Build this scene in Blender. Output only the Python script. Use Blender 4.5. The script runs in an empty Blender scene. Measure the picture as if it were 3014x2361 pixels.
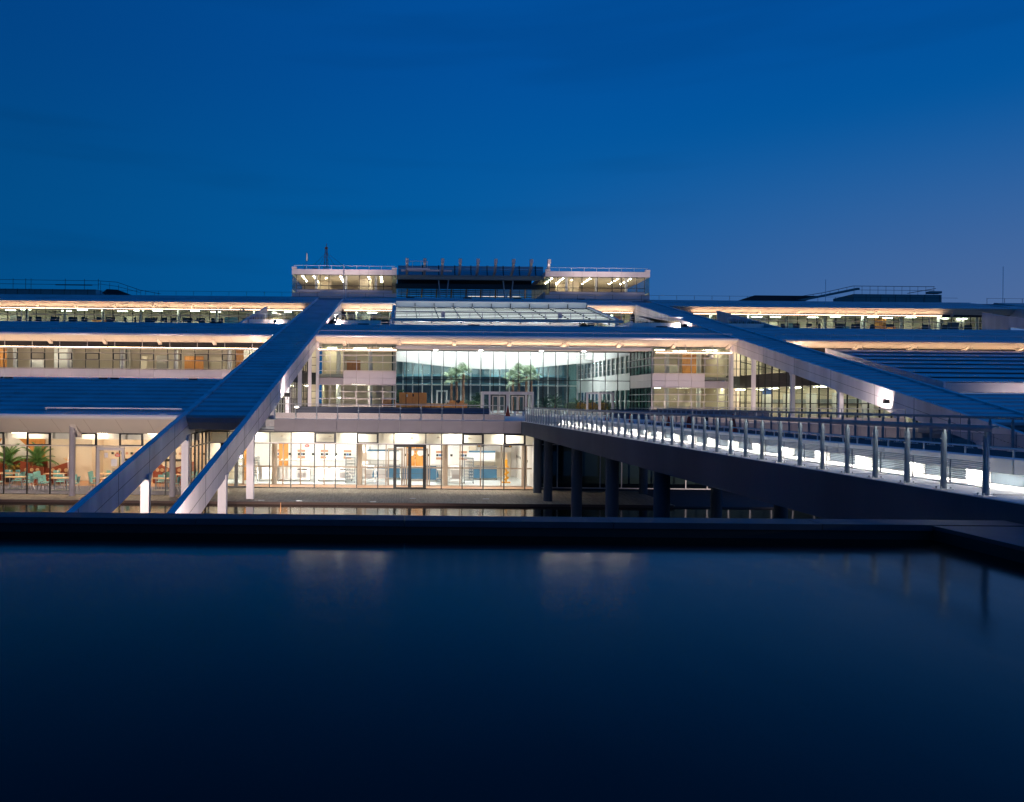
import bpy, math, random
from mathutils import Vector, Matrix
random.seed(7)
C = bpy.context.scene.collection
sc = bpy.context.scene
R = math.radians

# ------------------------------------------------------------ camera
cam = bpy.data.cameras.new('camera'); co = bpy.data.objects.new('camera', cam); C.objects.link(co)
cam.sensor_width = 36; cam.sensor_fit = 'HORIZONTAL'; cam.lens = 36*2260/3014
cam.shift_x = (1507-1176)/3014; cam.shift_y = 0.0012
cam.clip_start = 0.2; cam.clip_end = 4000
co.rotation_euler = (Matrix.Rotation(R(90), 4, 'X') @ Matrix.Rotation(R(0.51), 4, 'Z')).to_euler()
sc.camera = co
# ------------------------------------------------------------ sky after sunset
world = bpy.data.worlds.new('World'); sc.world = world; world.use_nodes = True
wn = world.node_tree; wn.nodes.clear()
def wnode(t, **k):
    n = wn.nodes.new(t)
    for a, b in k.items(): setattr(n, a, b)
    return n
wo = wnode('ShaderNodeOutputWorld'); wb = wnode('ShaderNodeBackground'); tc = wnode('ShaderNodeTexCoord'); sx = wnode('ShaderNodeSeparateXYZ')
wn.links.new(tc.outputs['Generated'], sx.inputs[0])
rp = wnode('ShaderNodeValToRGB'); rp.color_ramp.interpolation = 'EASE'
els = [(0.0, (.001, .010, .05)), (.5, (.0015, .112, .350)), (.60, (.0008, .112, .375)), (.72, (.0006, .082, .345)), (1, (.0006, .062, .27))]
rp.color_ramp.elements[0].position = 0; rp.color_ramp.elements[0].color = (*els[0][1], 1)
rp.color_ramp.elements[1].position = 1; rp.color_ramp.elements[1].color = (*els[-1][1], 1)
for p, c in els[1:-1]:
    e = rp.color_ramp.elements.new(p); e.color = (*c, 1)
mz = wnode('ShaderNodeMath', operation='MULTIPLY_ADD'); mz.inputs[1].default_value = .5; mz.inputs[2].default_value = .5
wn.links.new(sx.outputs['Z'], mz.inputs[0]); wn.links.new(mz.outputs[0], rp.inputs[0])
# after-glow low on the right
mx = wnode('ShaderNodeMapRange', interpolation_type='SMOOTHSTEP'); mx.inputs[1].default_value = -.02; mx.inputs[2].default_value = .80
wn.links.new(sx.outputs['X'], mx.inputs[0])
mg = wnode('ShaderNodeMapRange', interpolation_type='SMOOTHSTEP'); mg.inputs[1].default_value = .34; mg.inputs[2].default_value = .03
wn.links.new(sx.outputs['Z'], mg.inputs[0])
mm = wnode('ShaderNodeMath', operation='MULTIPLY'); wn.links.new(mx.outputs[0], mm.inputs[0]); wn.links.new(mg.outputs[0], mm.inputs[1])
mixc = wnode('ShaderNodeMix', data_type='RGBA'); mixc.inputs[7].default_value = (.100, .165, .345, 1)
wn.links.new(mm.outputs[0], mixc.inputs[0]); wn.links.new(rp.outputs[0], mixc.inputs[6])
# the sky deepens away from the glow, and a thin cloud streak lies low on the right
md = wnode('ShaderNodeMapRange', interpolation_type='SMOOTHSTEP'); md.inputs[1].default_value = -.75; md.inputs[2].default_value = .25; md.inputs[3].default_value = .62; md.inputs[4].default_value = 1.0
wn.links.new(sx.outputs['X'], md.inputs[0])
mpw = wnode('ShaderNodeMapping'); mpw.inputs['Scale'].default_value = (1.2, 1.2, 11); mpw.inputs['Rotation'].default_value = (0, R(9), 0); wn.links.new(tc.outputs['Generated'], mpw.inputs[0])
nzw = wnode('ShaderNodeTexNoise'); nzw.inputs['Scale'].default_value = 1.5; nzw.inputs['Detail'].default_value = 3; wn.links.new(mpw.outputs[0], nzw.inputs['Vector'])
mc = wnode('ShaderNodeMapRange', interpolation_type='SMOOTHSTEP'); mc.inputs[1].default_value = .56; mc.inputs[2].default_value = .74; mc.inputs[3].default_value = 1.0; mc.inputs[4].default_value = .90
wn.links.new(nzw.outputs[0], mc.inputs[0])
m3 = wnode('ShaderNodeMath', operation='MULTIPLY'); wn.links.new(md.outputs[0], m3.inputs[0]); wn.links.new(mc.outputs[0], m3.inputs[1])
vs_ = wnode('ShaderNodeVectorMath', operation='SCALE'); wn.links.new(mixc.outputs[2], vs_.inputs[0]); wn.links.new(m3.outputs[0], vs_.inputs['Scale'])
wn.links.new(vs_.outputs[0], wb.inputs[0]); wb.inputs[1].default_value = .95; wn.links.new(wb.outputs[0], wo.inputs[0])
# ------------------------------------------------------------ colour management and sampling
sc.view_settings.view_transform = 'Standard'; sc.view_settings.look = 'None'
sc.view_settings.exposure = 0; sc.view_settings.gamma = 1
sc.render.engine = 'CYCLES'
cy = sc.cycles
cy.use_denoising = True; cy.max_bounces = 7; cy.diffuse_bounces = 4; cy.glossy_bounces = 4
cy.transparent_max_bounces = 24; cy.transmission_bounces = 4
cy.sample_clamp_indirect = 6; cy.caustics_reflective = False; cy.caustics_refractive = False
try: cy.use_light_tree = True
except Exception: pass

# ============================================================ materials
def mat(name, col, rough=.5, metal=0., noise=.0, nscale=2., bump=0., bscale=20., spec=None, stretch=None, emit=None, es=0.):
    m = bpy.data.materials.new(name); m.use_nodes = True
    nt = m.node_tree; b = nt.nodes['Principled BSDF']
    b.inputs['Base Color'].default_value = (*col, 1); b.inputs['Roughness'].default_value = rough
    b.inputs['Metallic'].default_value = metal
    if spec is not None: b.inputs['Specular IOR Level'].default_value = spec
    if emit: b.inputs['Emission Color'].default_value = (*emit, 1); b.inputs['Emission Strength'].default_value = es
    if noise or bump:
        t = nt.nodes.new('ShaderNodeTexCoord'); mp = nt.nodes.new('ShaderNodeMapping')
        nt.links.new(t.outputs['Object'], mp.inputs[0])
        if stretch: mp.inputs['Scale'].default_value = stretch
    if noise:
        n = nt.nodes.new('ShaderNodeTexNoise'); n.inputs['Scale'].default_value = nscale; n.inputs['Detail'].default_value = 5
        nt.links.new(mp.outputs[0], n.inputs['Vector'])
        mr = nt.nodes.new('ShaderNodeMapRange'); mr.inputs[1].default_value = .3; mr.inputs[2].default_value = .7
        mr.inputs[3].default_value = 1-noise; mr.inputs[4].default_value = 1+noise*.6
        nt.links.new(n.outputs[0], mr.inputs[0])
        mu = nt.nodes.new('ShaderNodeVectorMath'); mu.operation = 'SCALE'; mu.inputs[0].default_value = col
        nt.links.new(mr.outputs[0], mu.inputs['Scale']); nt.links.new(mu.outputs[0], b.inputs['Base Color'])
    if bump:
        n2 = nt.nodes.new('ShaderNodeTexNoise'); n2.inputs['Scale'].default_value = bscale; n2.inputs['Detail'].default_value = 4
        nt.links.new(mp.outputs[0], n2.inputs['Vector'])
        bp = nt.nodes.new('ShaderNodeBump'); bp.inputs['Strength'].default_value = bump; bp.inputs['Distance'].default_value = .05
        nt.links.new(n2.outputs[0], bp.inputs['Height']); nt.links.new(bp.outputs[0], b.inputs['Normal'])
    return m
def emat(name, col, s):
    m = bpy.data.materials.new(name); m.use_nodes = True; nt = m.node_tree; nt.nodes.clear()
    o = nt.nodes.new('ShaderNodeOutputMaterial'); e = nt.nodes.new('ShaderNodeEmission')
    e.inputs[0].default_value = (*col, 1); e.inputs[1].default_value = s; nt.links.new(e.outputs[0], o.inputs[0]); return m
def glassmat(name, tint=(1, 1, 1), refl=1.0, wavy=0.0, rough=0.0):
    m = bpy.data.materials.new(name); m.use_nodes = True; nt = m.node_tree; nt.nodes.clear()
    o = nt.nodes.new('ShaderNodeOutputMaterial'); t = nt.nodes.new('ShaderNodeBsdfTransparent'); g = nt.nodes.new('ShaderNodeBsdfGlossy')
    t.inputs[0].default_value = (*tint, 1); g.inputs['Roughness'].default_value = rough
    f = nt.nodes.new('ShaderNodeFresnel'); f.inputs[0].default_value = 1.5
    mu = nt.nodes.new('ShaderNodeMath'); mu.operation = 'MULTIPLY'; mu.inputs[1].default_value = refl; mu.use_clamp = True
    ge = nt.nodes.new('ShaderNodeNewGeometry'); inv = nt.nodes.new('ShaderNodeMath'); inv.operation = 'SUBTRACT'; inv.inputs[0].default_value = 1
    nt.links.new(ge.outputs['Backfacing'], inv.inputs[1]); m2 = nt.nodes.new('ShaderNodeMath'); m2.operation = 'MULTIPLY'
    nt.links.new(f.outputs[0], m2.inputs[0]); nt.links.new(inv.outputs[0], m2.inputs[1])
    nt.links.new(m2.outputs[0], mu.inputs[0]); mi = nt.nodes.new('ShaderNodeMixShader')
    nt.links.new(mu.outputs[0], mi.inputs[0]); nt.links.new(t.outputs[0], mi.inputs[1]); nt.links.new(g.outputs[0], mi.inputs[2])
    if wavy:
        tcn = nt.nodes.new('ShaderNodeTexCoord'); nz = nt.nodes.new('ShaderNodeTexNoise'); nz.inputs['Scale'].default_value = .5
        nt.links.new(tcn.outputs['Object'], nz.inputs['Vector']); bp = nt.nodes.new('ShaderNodeBump')
        bp.inputs['Strength'].default_value = wavy; bp.inputs['Distance'].default_value = .02
        nt.links.new(nz.outputs[0], bp.inputs['Height']); nt.links.new(bp.outputs[0], g.inputs['Normal'])
    nt.links.new(mi.outputs[0], o.inputs[0]); return m
def watermat(name, col, rough, bump, scale, stretch):
    m = mat(name, col, rough, 0, 0, 1, bump, scale, None, stretch)
    m.node_tree.nodes['Principled BSDF'].inputs['IOR'].default_value = 1.333
    return m
M = {}
M['roof'] = mat('metal_roofing', (.50, .56, .60), .40, .35, .20, .45, .07, 3)
M['roof_dark'] = mat('metal_roofing_joint', (.30, .34, .38), .45, .3, .12, .4)
M['panel'] = mat('painted_panel', (.66, .60, .59), .42, 0, .05, .6, .02, 6)
M['wing'] = mat('brushed_cladding', (.70, .66, .69), .42, 0, .24, .9, .05, 4, None, (1, 1, .12))
M['soffit'] = mat('soffit_panel', (.74, .66, .58), .6, 0, .04, .8)
M['concrete'] = mat('cast_concrete', (.36, .33, .34), .75, 0, .14, .7, .12, 9)
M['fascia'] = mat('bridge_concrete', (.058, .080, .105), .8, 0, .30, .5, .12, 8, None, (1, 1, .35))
M['walk'] = mat('walkway_concrete', (.60, .59, .58), .8, 0, .12, 5, .10, 60)
M['band'] = mat('smooth_white_concrete', (.72, .71, .69), .7, 0, .06, 2, .05, 30)
M['blueconc'] = mat('terrace_parapet_render', (.13, .135, .155), .8, 0, .15, .6)
M['coping'] = mat('wet_stone_coping', (.045, .045, .055), .6, 0, .2, 3)
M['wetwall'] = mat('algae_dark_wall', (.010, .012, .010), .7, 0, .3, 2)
M['dark'] = mat('dark_bronze_frame', (.022, .026, .028), .4, .3)
M['lframe'] = mat('light_metal_frame', (.52, .50, .50), .4, .3)
M['beige'] = mat('beige_frame', (.45, .36, .28), .5)
M['steel'] = mat('galvanised_post', (.27, .32, .35), .45, .25, .12, 8, .03, 30)
M['bright'] = mat('stainless_steel', (.62, .61, .60), .3, .8, .06, 4)
M['railm'] = mat('roof_rail_metal', (.75, .72, .72), .35, .2)
M['glass'] = glassmat('clear_glazing', (.94, .96, .95), .9)
M['glassw'] = glassmat('wavy_glazing', (.85, .90, .88), 1.4, .35)
M['glassd'] = glassmat('tinted_glazing', (.74, .85, .86), 1.0)
M['glassteal'] = glassmat('deep_teal_glazing', (.50, .70, .70), 1.0, .3)
M['deck'] = mat('weathered_decking', (.36, .29, .20), .75, 0, .35, 3, .08, 14, None, (6, .5, 1))
M['white'] = mat('white_wall', (.80, .79, .76), .7, 0, .03, 1)
M['creamwall'] = mat('cream_wall', (.72, .63, .50), .75, 0, .06, .6)
M['kwall'] = mat('white_tiled_wall', (.86, .83, .80), .4, 0, .04, 2)
M['ceil'] = mat('ceiling_panel', (.74, .70, .60), .8)
M['kfloor'] = mat('pale_grey_floor', (.55, .60, .62), .35, 0, .05, 2)
M['carpet'] = mat('violet_carpet', (.15, .15, .21), .95, 0, .2, 9)
M['ofloor'] = mat('terracotta_floor', (.42, .22, .12), .5, 0, .15, 3)
M['gfloor'] = mat('office_floor', (.40, .37, .32), .7)
M['orange'] = mat('orange_beech', (.62, .26, .06), .45, 0, .18, 1.2, 0, 1, None, (8, 8, 1))
M['redwood'] = mat('red_brown_laminate', (.26, .055, .022), .35, 0, .12, 2)
M['teal'] = mat('teal_plastic', (.19, .44, .44), .45)
M['table'] = mat('beech_table_top', (.66, .40, .22), .4, 0, .08, 3)
M['navy'] = mat('blue_counter_front', (.035, .12, .21), .4)
M['tile_k'] = mat('black_tile', (.03, .035, .03), .3)
M['tile_p'] = mat('salmon_tile', (.52, .27, .17), .4)
M['tile_b'] = mat('blue_tile', (.08, .17, .36), .3)
M['yellow'] = mat('yellow_plastic', (.78, .36, .02), .4)
M['leaf'] = mat('palm_leaf', (.10, .22, .06), .55, 0, .35, 3)
M['leafl'] = mat('pale_palm_leaf', (.30, .40, .25), .55, 0, .3, 3)
M['leafd'] = mat('dark_palm_leaf', (.035, .10, .045), .5, 0, .35, 3)
M['leafy'] = mat('croton_leaf', (.52, .30, .04), .5, 0, .5, 4)
M['trunk'] = mat('fibrous_trunk', (.22, .12, .07), .95, 0, .4, 7, .6, 18)
M['bark'] = mat('grass_blades', (.14, .12, .05), .9)
M['cone'] = mat('orange_rubber', (.60, .055, .02), .6)
M['conew'] = mat('reflective_white_sleeve', (.75, .75, .75), .4)
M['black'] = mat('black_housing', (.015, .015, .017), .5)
M['mast'] = mat('red_oxide_lattice', (.03, .012, .012), .6, .3)
M['louvre'] = mat('dark_green_louvre', (.22, .32, .38), .45, .2)
M['plant'] = mat('plant_room_render', (.22, .27, .25), .8, 0, .1, .5)
M['ground'] = mat('dark_ground', (.05, .055, .04), .95, 0, .3, .1)
M['asphalt'] = mat('asphalt', (.05, .05, .055), .85, 0, .2, 3, .1, 40)
M['pool'] = watermat('still_pool_water', (.0, .001, .002), .125, .14, .8, (1, .35, 1)); M['pool'].node_tree.nodes['Principled BSDF'].inputs['IOR'].default_value = 1.22
M['deckedge'] = mat('dark_edge_board', (.07, .04, .03), .7)
M['canal'] = watermat('canal_water', (.012, .015, .010), .09, .10, 1.2, (1, .45, 1))
M['lamp_k'] = emat('kitchen_ceiling_lamp', (1, .92, .83), 40)
M['lamp_c'] = emat('cafe_ceiling_lamp', (1, .76, .54), 34)
M['lamp_o'] = emat('office_lamp', (1, .90, .66), 32)
M['lamp_h'] = emat('hall_lamp', (.92, .98, 1.0), 80)
M['lamp_p'] = emat('pavilion_lamp', (1, .88, .64), 120)
M['uplight'] = emat('warm_uplight', (1, .66, .41), 27)
M['lamp_s'] = emat('stair_lamp', (1, .92, .70), 24)
M['railfill'] = emat('handrail_fill', (1, .97, .9), 22)
M['lamp_c2'] = emat('added_courtyard_lamp', (.82, 1, .96), 190)
M['lamp_f'] = emat('soffit_lamp', (1, .93, .85), 40)
M['deskwood'] = mat('bright_orange_veneer', (.80, .34, .08), .45, 0, .15, 1.2, 0, 1, None, (8, 8, 1))
M['downlight'] = emat('warm_downlight', (1, .64, .42), 1.5)
M['benchlight'] = emat('bench_strip_light', (1, .96, .86), 140)
M['lens'] = emat('floodlight_lens', (1, .85, .72), 260)
M['dot'] = emat('round_lamp', (1, .93, .78), 9)
M['linear'] = emat('linear_lamp', (1, .86, .62), 2.5)
M['red'] = mat('red_print', (.55, .03, .02), .5)

# ============================================================ mesh helpers
class MB:
    def __init__(s): s.v = []; s.f = []; s.smooth = False
    def pts(s, vs, fs):
        n = len(s.v); s.v += [tuple(p) for p in vs]; s.f += [tuple(i+n for i in f) for f in fs]; return s
    def box(s, x0, x1, y0, y1, z0, z1, m=None):
        vs = [(x, y, z) for z in (z0, z1) for y in (y0, y1) for x in (x0, x1)]
        if m is not None: vs = [m @ Vector(v) for v in vs]
        return s.pts(vs, [(0, 2, 3, 1), (4, 5, 7, 6), (0, 1, 5, 4), (2, 6, 7, 3), (0, 4, 6, 2), (1, 3, 7, 5)])
    def hexa(s, lo, hi):      # two quads (bottom, top) given counter-clockwise seen from above
        return s.pts(list(lo)+list(hi), [(3, 2, 1, 0), (4, 5, 6, 7), (0, 1, 5, 4), (1, 2, 6, 5), (2, 3, 7, 6), (3, 0, 4, 7)])
    def prism_x(s, poly, x0, x1):    # poly of (y,z)
        n = len(poly); vs = [(x0, y, z) for y, z in poly]+[(x1, y, z) for y, z in poly]
        return s.pts(vs, [tuple(range(n)), tuple(range(2*n-1, n-1, -1))]+[(i, i+n, (i+1) % n+n, (i+1) % n) for i in range(n)])
    def prism_y(s, poly, y0, y1):    # poly of (x,z)
        n = len(poly); vs = [(x, y0, z) for x, z in poly]+[(x, y1, z) for x, z in poly]
        return s.pts(vs, [tuple(range(n)), tuple(range(2*n-1, n-1, -1))]+[(i, i+n, (i+1) % n+n, (i+1) % n) for i in range(n)])
    def tube(s, pts, r, n=8, cap=True):
        pts = [Vector(p) for p in pts]; rr = r if isinstance(r, (list, tuple)) else [r]*len(pts); vs = []; k = len(pts)
        for i, p in enumerate(pts):
            d = (pts[min(i+1, k-1)]-pts[max(i-1, 0)]).normalized()
            up = Vector((0, 0, 1)) if abs(d.z) < .95 else Vector((1, 0, 0))
            a = d.cross(up).normalized(); b = d.cross(a)
            for j in range(n):
                t = 2*math.pi*j/n; vs.append(p+(a*math.cos(t)+b*math.sin(t))*rr[i])
        fs = [(i*n+j, i*n+(j+1) % n, (i+1)*n+(j+1) % n, (i+1)*n+j) for i in range(k-1) for j in range(n)]
        if cap: fs += [tuple(range(n-1, -1, -1)), tuple(range((k-1)*n, k*n))]
        return s.pts(vs, fs)
    def lathe(s, prof, c=(0, 0, 0), n=16):
        vs = [(c[0]+r*math.cos(2*math.pi*j/n), c[1]+r*math.sin(2*math.pi*j/n), c[2]+z) for r, z in prof for j in range(n)]
        k = len(prof)
        fs = [(i*n+j, i*n+(j+1) % n, (i+1)*n+(j+1) % n, (i+1)*n+j) for i in range(k-1) for j in range(n)]
        fs += [tuple(range(n-1, -1, -1)), tuple(range((k-1)*n, k*n))]
        return s.pts(vs, fs)
    def mesh(s, name, m):
        me = bpy.data.meshes.new(name); me.from_pydata(s.v, [], s.f); me.materials.append(m)
        if s.smooth: me.polygons.foreach_set('use_smooth', [True]*len(me.polygons))
        me.update(); return me
def link(name, data, parent=None, loc=(0, 0, 0), rz=0.):
    o = bpy.data.objects.new(name, data); C.objects.link(o); o.location = loc
    if rz: o.rotation_euler = (0, 0, rz)
    if parent: o.parent = parent
    return o
def obj(name, mb, m, parent=None, loc=(0, 0, 0), rz=0.): return link(name, mb.mesh(name, m), parent, loc, rz)
def tag(o, label=None, cat=None, group=None, kind=None):
    if label: o['label'] = label
    if cat: o['category'] = cat
    if group: o['group'] = group
    if kind: o['kind'] = kind
    return o
def thing(name, label, cat, loc=(0, 0, 0), rz=0., group=None): return tag(link(name, None, None, loc, rz), label, cat, group)
_pc = {}
def piece(name, size, m, parent, loc, rz=0.):     # a box centred on loc; alike pieces share their mesh
    k = (name, tuple(round(a, 4) for a in size), m.name)
    if k not in _pc:
        a, b, c = (q/2 for q in size); _pc[k] = MB().box(-a, a, -b, b, -c, c).mesh(name, m)
    return link(name, _pc[k], parent, loc, rz)
def kids(o): return [c for c in bpy.data.objects if c.parent == o]
def copy_tree(o, parent=None, table=None):
    if table is None:
        table = {}
        for c in bpy.data.objects:
            if c.parent: table.setdefault(c.parent.name, []).append(c)
    c = o.copy(); C.objects.link(c); c.parent = parent
    for k in table.get(o.name, []): copy_tree(k, c, table)
    return c
def spot(name, loc, target, energy, col, size=80, blend=.6, rad=.12):
    l = bpy.data.lights.new(name, 'SPOT'); l.energy = energy; l.color = col; l.spot_size = R(size); l.spot_blend = blend; l.shadow_soft_size = rad
    return l
def floodlight(label, loc, target, energy, col=(1, .80, .68), size=90, lens=True, group='floodlights on the building'):
    t = thing('floodlight', label, 'floodlight', loc, 0, group)
    d = (Vector(target)-Vector(loc)).normalized(); q = d.to_track_quat('-Z', 'Y')
    h = MB().box(-.17, .17, -.12, .12, .02, .16); h.box(-.20, .20, -.15, .15, -.02, .02)
    ho = obj('housing', h, M['black'], t); ho.rotation_mode = 'QUATERNION'; ho.rotation_quaternion = q
    br = MB().box(-.02, .02, -.02, .02, -.3, 0).box(-.08, .08, -.08, .08, -.32, -.3); obj('bracket', br, M['black'], t)
    le = MB().box(-.16, .16, -.11, .11, -.035, -.024); lo = obj('lens', le, M['lens'], t); lo.rotation_mode = 'QUATERNION'; lo.rotation_quaternion = q
    l = spot('lamp', loc, target, energy, col, size); l2 = link('lamp', l, t); l2.rotation_mode = 'QUATERNION'; l2.rotation_quaternion = q
    l2.location = d*.06
    return t

S0, SL = -10.7, .2288
def zp(y): return S0+SL*y           # the one sloping plane that every roof of the complex lies in

# ============================================================ setting
tag(obj('ground', MB().box(-1500, 1500, -400, 2500, -6.6, -6.4), M['ground']), kind='structure')
tag(obj('canal_water', MB().pts([(-90, 9.2, -5.64), (120, 9.2, -5.64), (120, 41.95, -5.64), (-90, 41.95, -5.64)], [(0, 1, 2, 3)]), M['canal']), kind='structure')
tag(obj('pool_water', MB().pts([(-60, -12, -1.53), (6.2, -12, -1.53), (6.2, 8.84, -1.53), (-60, 8.84, -1.53)], [(0, 1, 2, 3)]), M['pool']), kind='structure')
# timber deck with joined planks
dk = MB().box(-70, 40, 41.98, 60, -6.3, -5.56)
deck = tag(obj('timber_deck', dk, M['asphalt']), kind='structure')
pl = MB()
x = -40.0
while x < 15:
    y = 41.9+random.uniform(-.004, .004)
    seg = [41.9, 43.9, 46.1, 48.6]
    off = random.uniform(-.6, .6)
    ys = [41.9, 44.1+off, 46.4+off, 48.62]
    for a, b in zip(ys, ys[1:]):
        dz = random.uniform(-.006, .004)
        pl.box(x, x+.135, a, b-.006, -5.56, -5.50+dz)
    x += .145
tag(obj('planks', pl, M['deck'], deck), kind='stuff')
fm = MB()
tag(obj('deck_edge_board', MB().box(-40, 15, 41.86, 41.895, -5.63, -5.49), M['deckedge'], deck))
for lx, ly in ((-26.5, 43.1), (-12.0, 42.6), (-8.6, 44.8), (-7.6, 42.5), (-5.5, 42.4), (5.0, 44.0), (.8, 43.9), (-1.4, 42.3)):
    piece('recessed_deck_light', (.34, .10, .02), M['bright'], deck, (lx, ly, -5.495))

# ============================================================ pool walls
t = thing('pool_wall', 'low dark stone parapet between the foreground pool and the sunken canal', 'wall', (0, 8.84, -1.53))
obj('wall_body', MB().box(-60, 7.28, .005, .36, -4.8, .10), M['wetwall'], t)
for i in range(28):
    piece('coping_stone', (2.394, .40, .07), M['coping'], t, (5.95-i*2.4+.12, .18, .138+random.uniform(-.002, .002)))
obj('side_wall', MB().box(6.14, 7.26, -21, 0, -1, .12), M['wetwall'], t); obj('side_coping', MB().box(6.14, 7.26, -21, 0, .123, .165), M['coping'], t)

# ============================================================ curtain wall helper
def curtain(parent, name, x0, n, w, y, zs, rows, frame=None, fw=.05, gl=None, loc=(0, 0, 0), rz=0., dark_every=0, fd=.10, panel=None, skip=()):
    frame = frame or M['dark']; gl = gl or M['glass']; panel = panel or M['panel']
    f = MB()
    for i in range(n+1): f.box(x0+i*w-fw/2, x0+i*w+fw/2, y-fd/2, y+fd/2, zs[0], zs[-1])
    for z in zs: f.box(x0-fw/2, x0+n*w+fw/2, y-fd/2+.012, y+fd/2-.012, z-fw/2, z+fw/2)
    if dark_every:
        for j, r in enumerate(rows):
            if r not in 'vV': continue
            for i in range(n):
                if (i+(0 if r == 'v' else 1)) % dark_every: continue
                a, b = x0+i*w+fw/2, x0+(i+1)*w-fw/2; c, d = zs[j]+fw/2, zs[j+1]-fw/2; q = .055
                f.box(a, a+q, y-fd/2-.02, y+.02, c, d); f.box(b-q, b, y-fd/2-.02, y+.02, c, d)
                f.box(a, b, y-fd/2-.024, y+.016, c, c+q); f.box(a, b, y-fd/2-.024, y+.016, d-q, d)
    fo = obj(name, f, frame, parent, loc, rz)
    for j, r in enumerate(rows):
        h = zs[j+1]-zs[j]; zc = (zs[j+1]+zs[j])/2
        for i in range(n):
            if (i, j) in skip: continue
            xc = x0+(i+.5)*w
            if r == 'p': piece('panel', (w-.02, .06, h-.02), panel, fo, (xc, y-fd/2-.045, zc))
            elif r == 'k': piece('panel', (w-fw, .04, h-fw), M['black'], fo, (xc, y, zc))
            elif r != '-': piece('pane', (w-fw, .012, h-fw), gl, fo, (xc, y, zc))
    return fo

# ============================================================ the office complex
B = thing('office_building', 'long terraced office building with sloping metal roofs and lit glass facades', 'building', (0, 0, 0))
CX = 12.25
XL0, XL1, XR0, XR1 = -12.2, -8.2, 32.7, 36.7
XA, XB = -75.0, 112.0

# ---- sloping wings that run over all the roofs
def wing(x0, x1, y1=111.5, ylow=21.8, name='sloping_wing'):
    m = MB(); h = 1.28; pw = .30
    for a, b in ((x0, x0+pw), (x1-pw, x1)):                       # edge beams down to the canal
        poly = [(ylow, zp(ylow)-.2), (y1, zp(y1)-.2), (y1, zp(y1)+.10), (ylow, zp(ylow)+.10)]
        m.prism_x([(ylow, zp(ylow)-h), (y1, zp(y1)-h), (y1, zp(y1)+.12), (ylow, zp(ylow)+.12)], a, b)
    w = obj(name, m, M['wing'], B)
    # wide outer beams of the open lower end
    m2 = MB().prism_x([(43, zp(43)-.35), (y1, zp(y1)-.35), (y1, zp(y1)-.06), (43, zp(43)-.06)], x0+pw, x1-pw)
    obj('roof_tray', m2, M['roof_dark'], w)
    y = 43.0; i = 0
    while y < y1-.6:
        yb = min(y+1.16, y1); xa, xb = x0+pw+.01, x1-pw-.01
        lo = [(xa, y, zp(y)-.05), (xb, y, zp(y)-.05), (xb, yb, zp(yb)-.055), (xa, yb, zp(yb)-.055)]
        hi = [(xa, y, zp(y)+.055), (xb, y, zp(y)+.055), (xb, yb, zp(yb)-.03), (xa, yb, zp(yb)-.03)]
        if y < 96: obj('roof_sheet', MB().hexa(lo, hi), M['roof'], w)
        else: rest.hexa(lo, hi) if i else None
        if y >= 96 and not i: rest = MB().hexa(lo, hi); i = 1
        y += 1.16
    tag(obj('upper_roof_sheets', rest, M['roof'], w), kind='stuff')
    # hooded lower eave between the two beams
    z = zp(43); e = MB().prism_x([(42.86, z+.02), (42.86, z-.12), (43.5, z-.78), (49, z-.78), (49, z-.36), (43.02, z-.36)], x0+pw, x1-pw)
    obj('eave', e, M['roof_dark'], w)
    return w
wl = wing(XL0, XL1); wr = wing(XR0, XR1); w3 = wing(85.5, 89.5)
# panel seams on the inward faces of the beams
def seams(wg, x, sgn):
    m = MB()
    y = 24.5
    while y < 106:
        m.box(x-.004, x+.004, y-.012, y+.012, zp(y)-1.27, zp(y)+.10); y += 5.4 if y > 50 else 4.05
    for a, b in ((22, 50), (50, 76), (76, 110)):
        m.hexa([(x-.004, a, zp(a)-.62), (x+.004, a, zp(a)-.62), (x+.004, b, zp(b)-.62), (x-.004, b, zp(b)-.62)],
               [(x-.004, a, zp(a)-.60), (x+.004, a, zp(a)-.60), (x+.004, b, zp(b)-.60), (x-.004, b, zp(b)-.60)])
    obj('panel_joints', m, M['black'], wg)
seams(wl, XL1+.001, 1); seams(wr, XR0-.001, -1)
seams(wl, XL0-.001, -1); seams(wl, XL0+.302, 1)
# columns under the wings
def wcol(wg, x, y, zb):
    m = MB(); zt = zp(y)-1.2
    m.prism_x([(-.14, zb), (.14, zb), (.14, zt-.32), (.42, zt+.10), (-.14, zt+.05)], -(.2 if zb < -2 else .15), (.2 if zb < -2 else .15))
    obj('wing_column', m, M['wing'], wg, (x, y, 0))
for wg, xa, xb in ((wl, XL0+.2, XL1-.15), (wr, XR0+.15, XR1-.2)):
    for x in (xa, xb):
        wcol(wg, x, 36.4, -5.9); wcol(wg, x, 43.15, -5.5)
        wcol(wg, x, 29.6, -5.9)
    xin = xb if wg is wl else xa
    for y in (57.2, 64.2, 71.3): wcol(wg, xin, y, -1.15)
for a, b in ((XL0+.3, XL1-.02), (XR0+.02, XR1-.3)):
    cwl = obj('cross_wall', MB().box(a, b, 77.0, 77.3, -1.15, zp(77)-1.3), M['creamwall'], B)
    obj('cross_band', MB().box(a, b, 76.9, 76.98, 1.7, 2.9), M['dark'], cwl)
    cm = MB()
    for k in range(5): cm.box(a+.1+k*.85, a+.16+k*.85, 76.86, 76.9, -1.1, 5.2)
    for z in (.3, 1.0, 3.6, 4.4): cm.box(a+.1, b-.1, 76.87, 76.89, z, z+.05)
    obj('cross_bars', cm, M['dark'], cwl)
    for x in (a+1.0, b-1.0):
        for z in (1.55, 5.3): piece('ceiling_lamp', (.9, .35, .04), M['lamp_o'], cwl, (x, 75.9, z))
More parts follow.
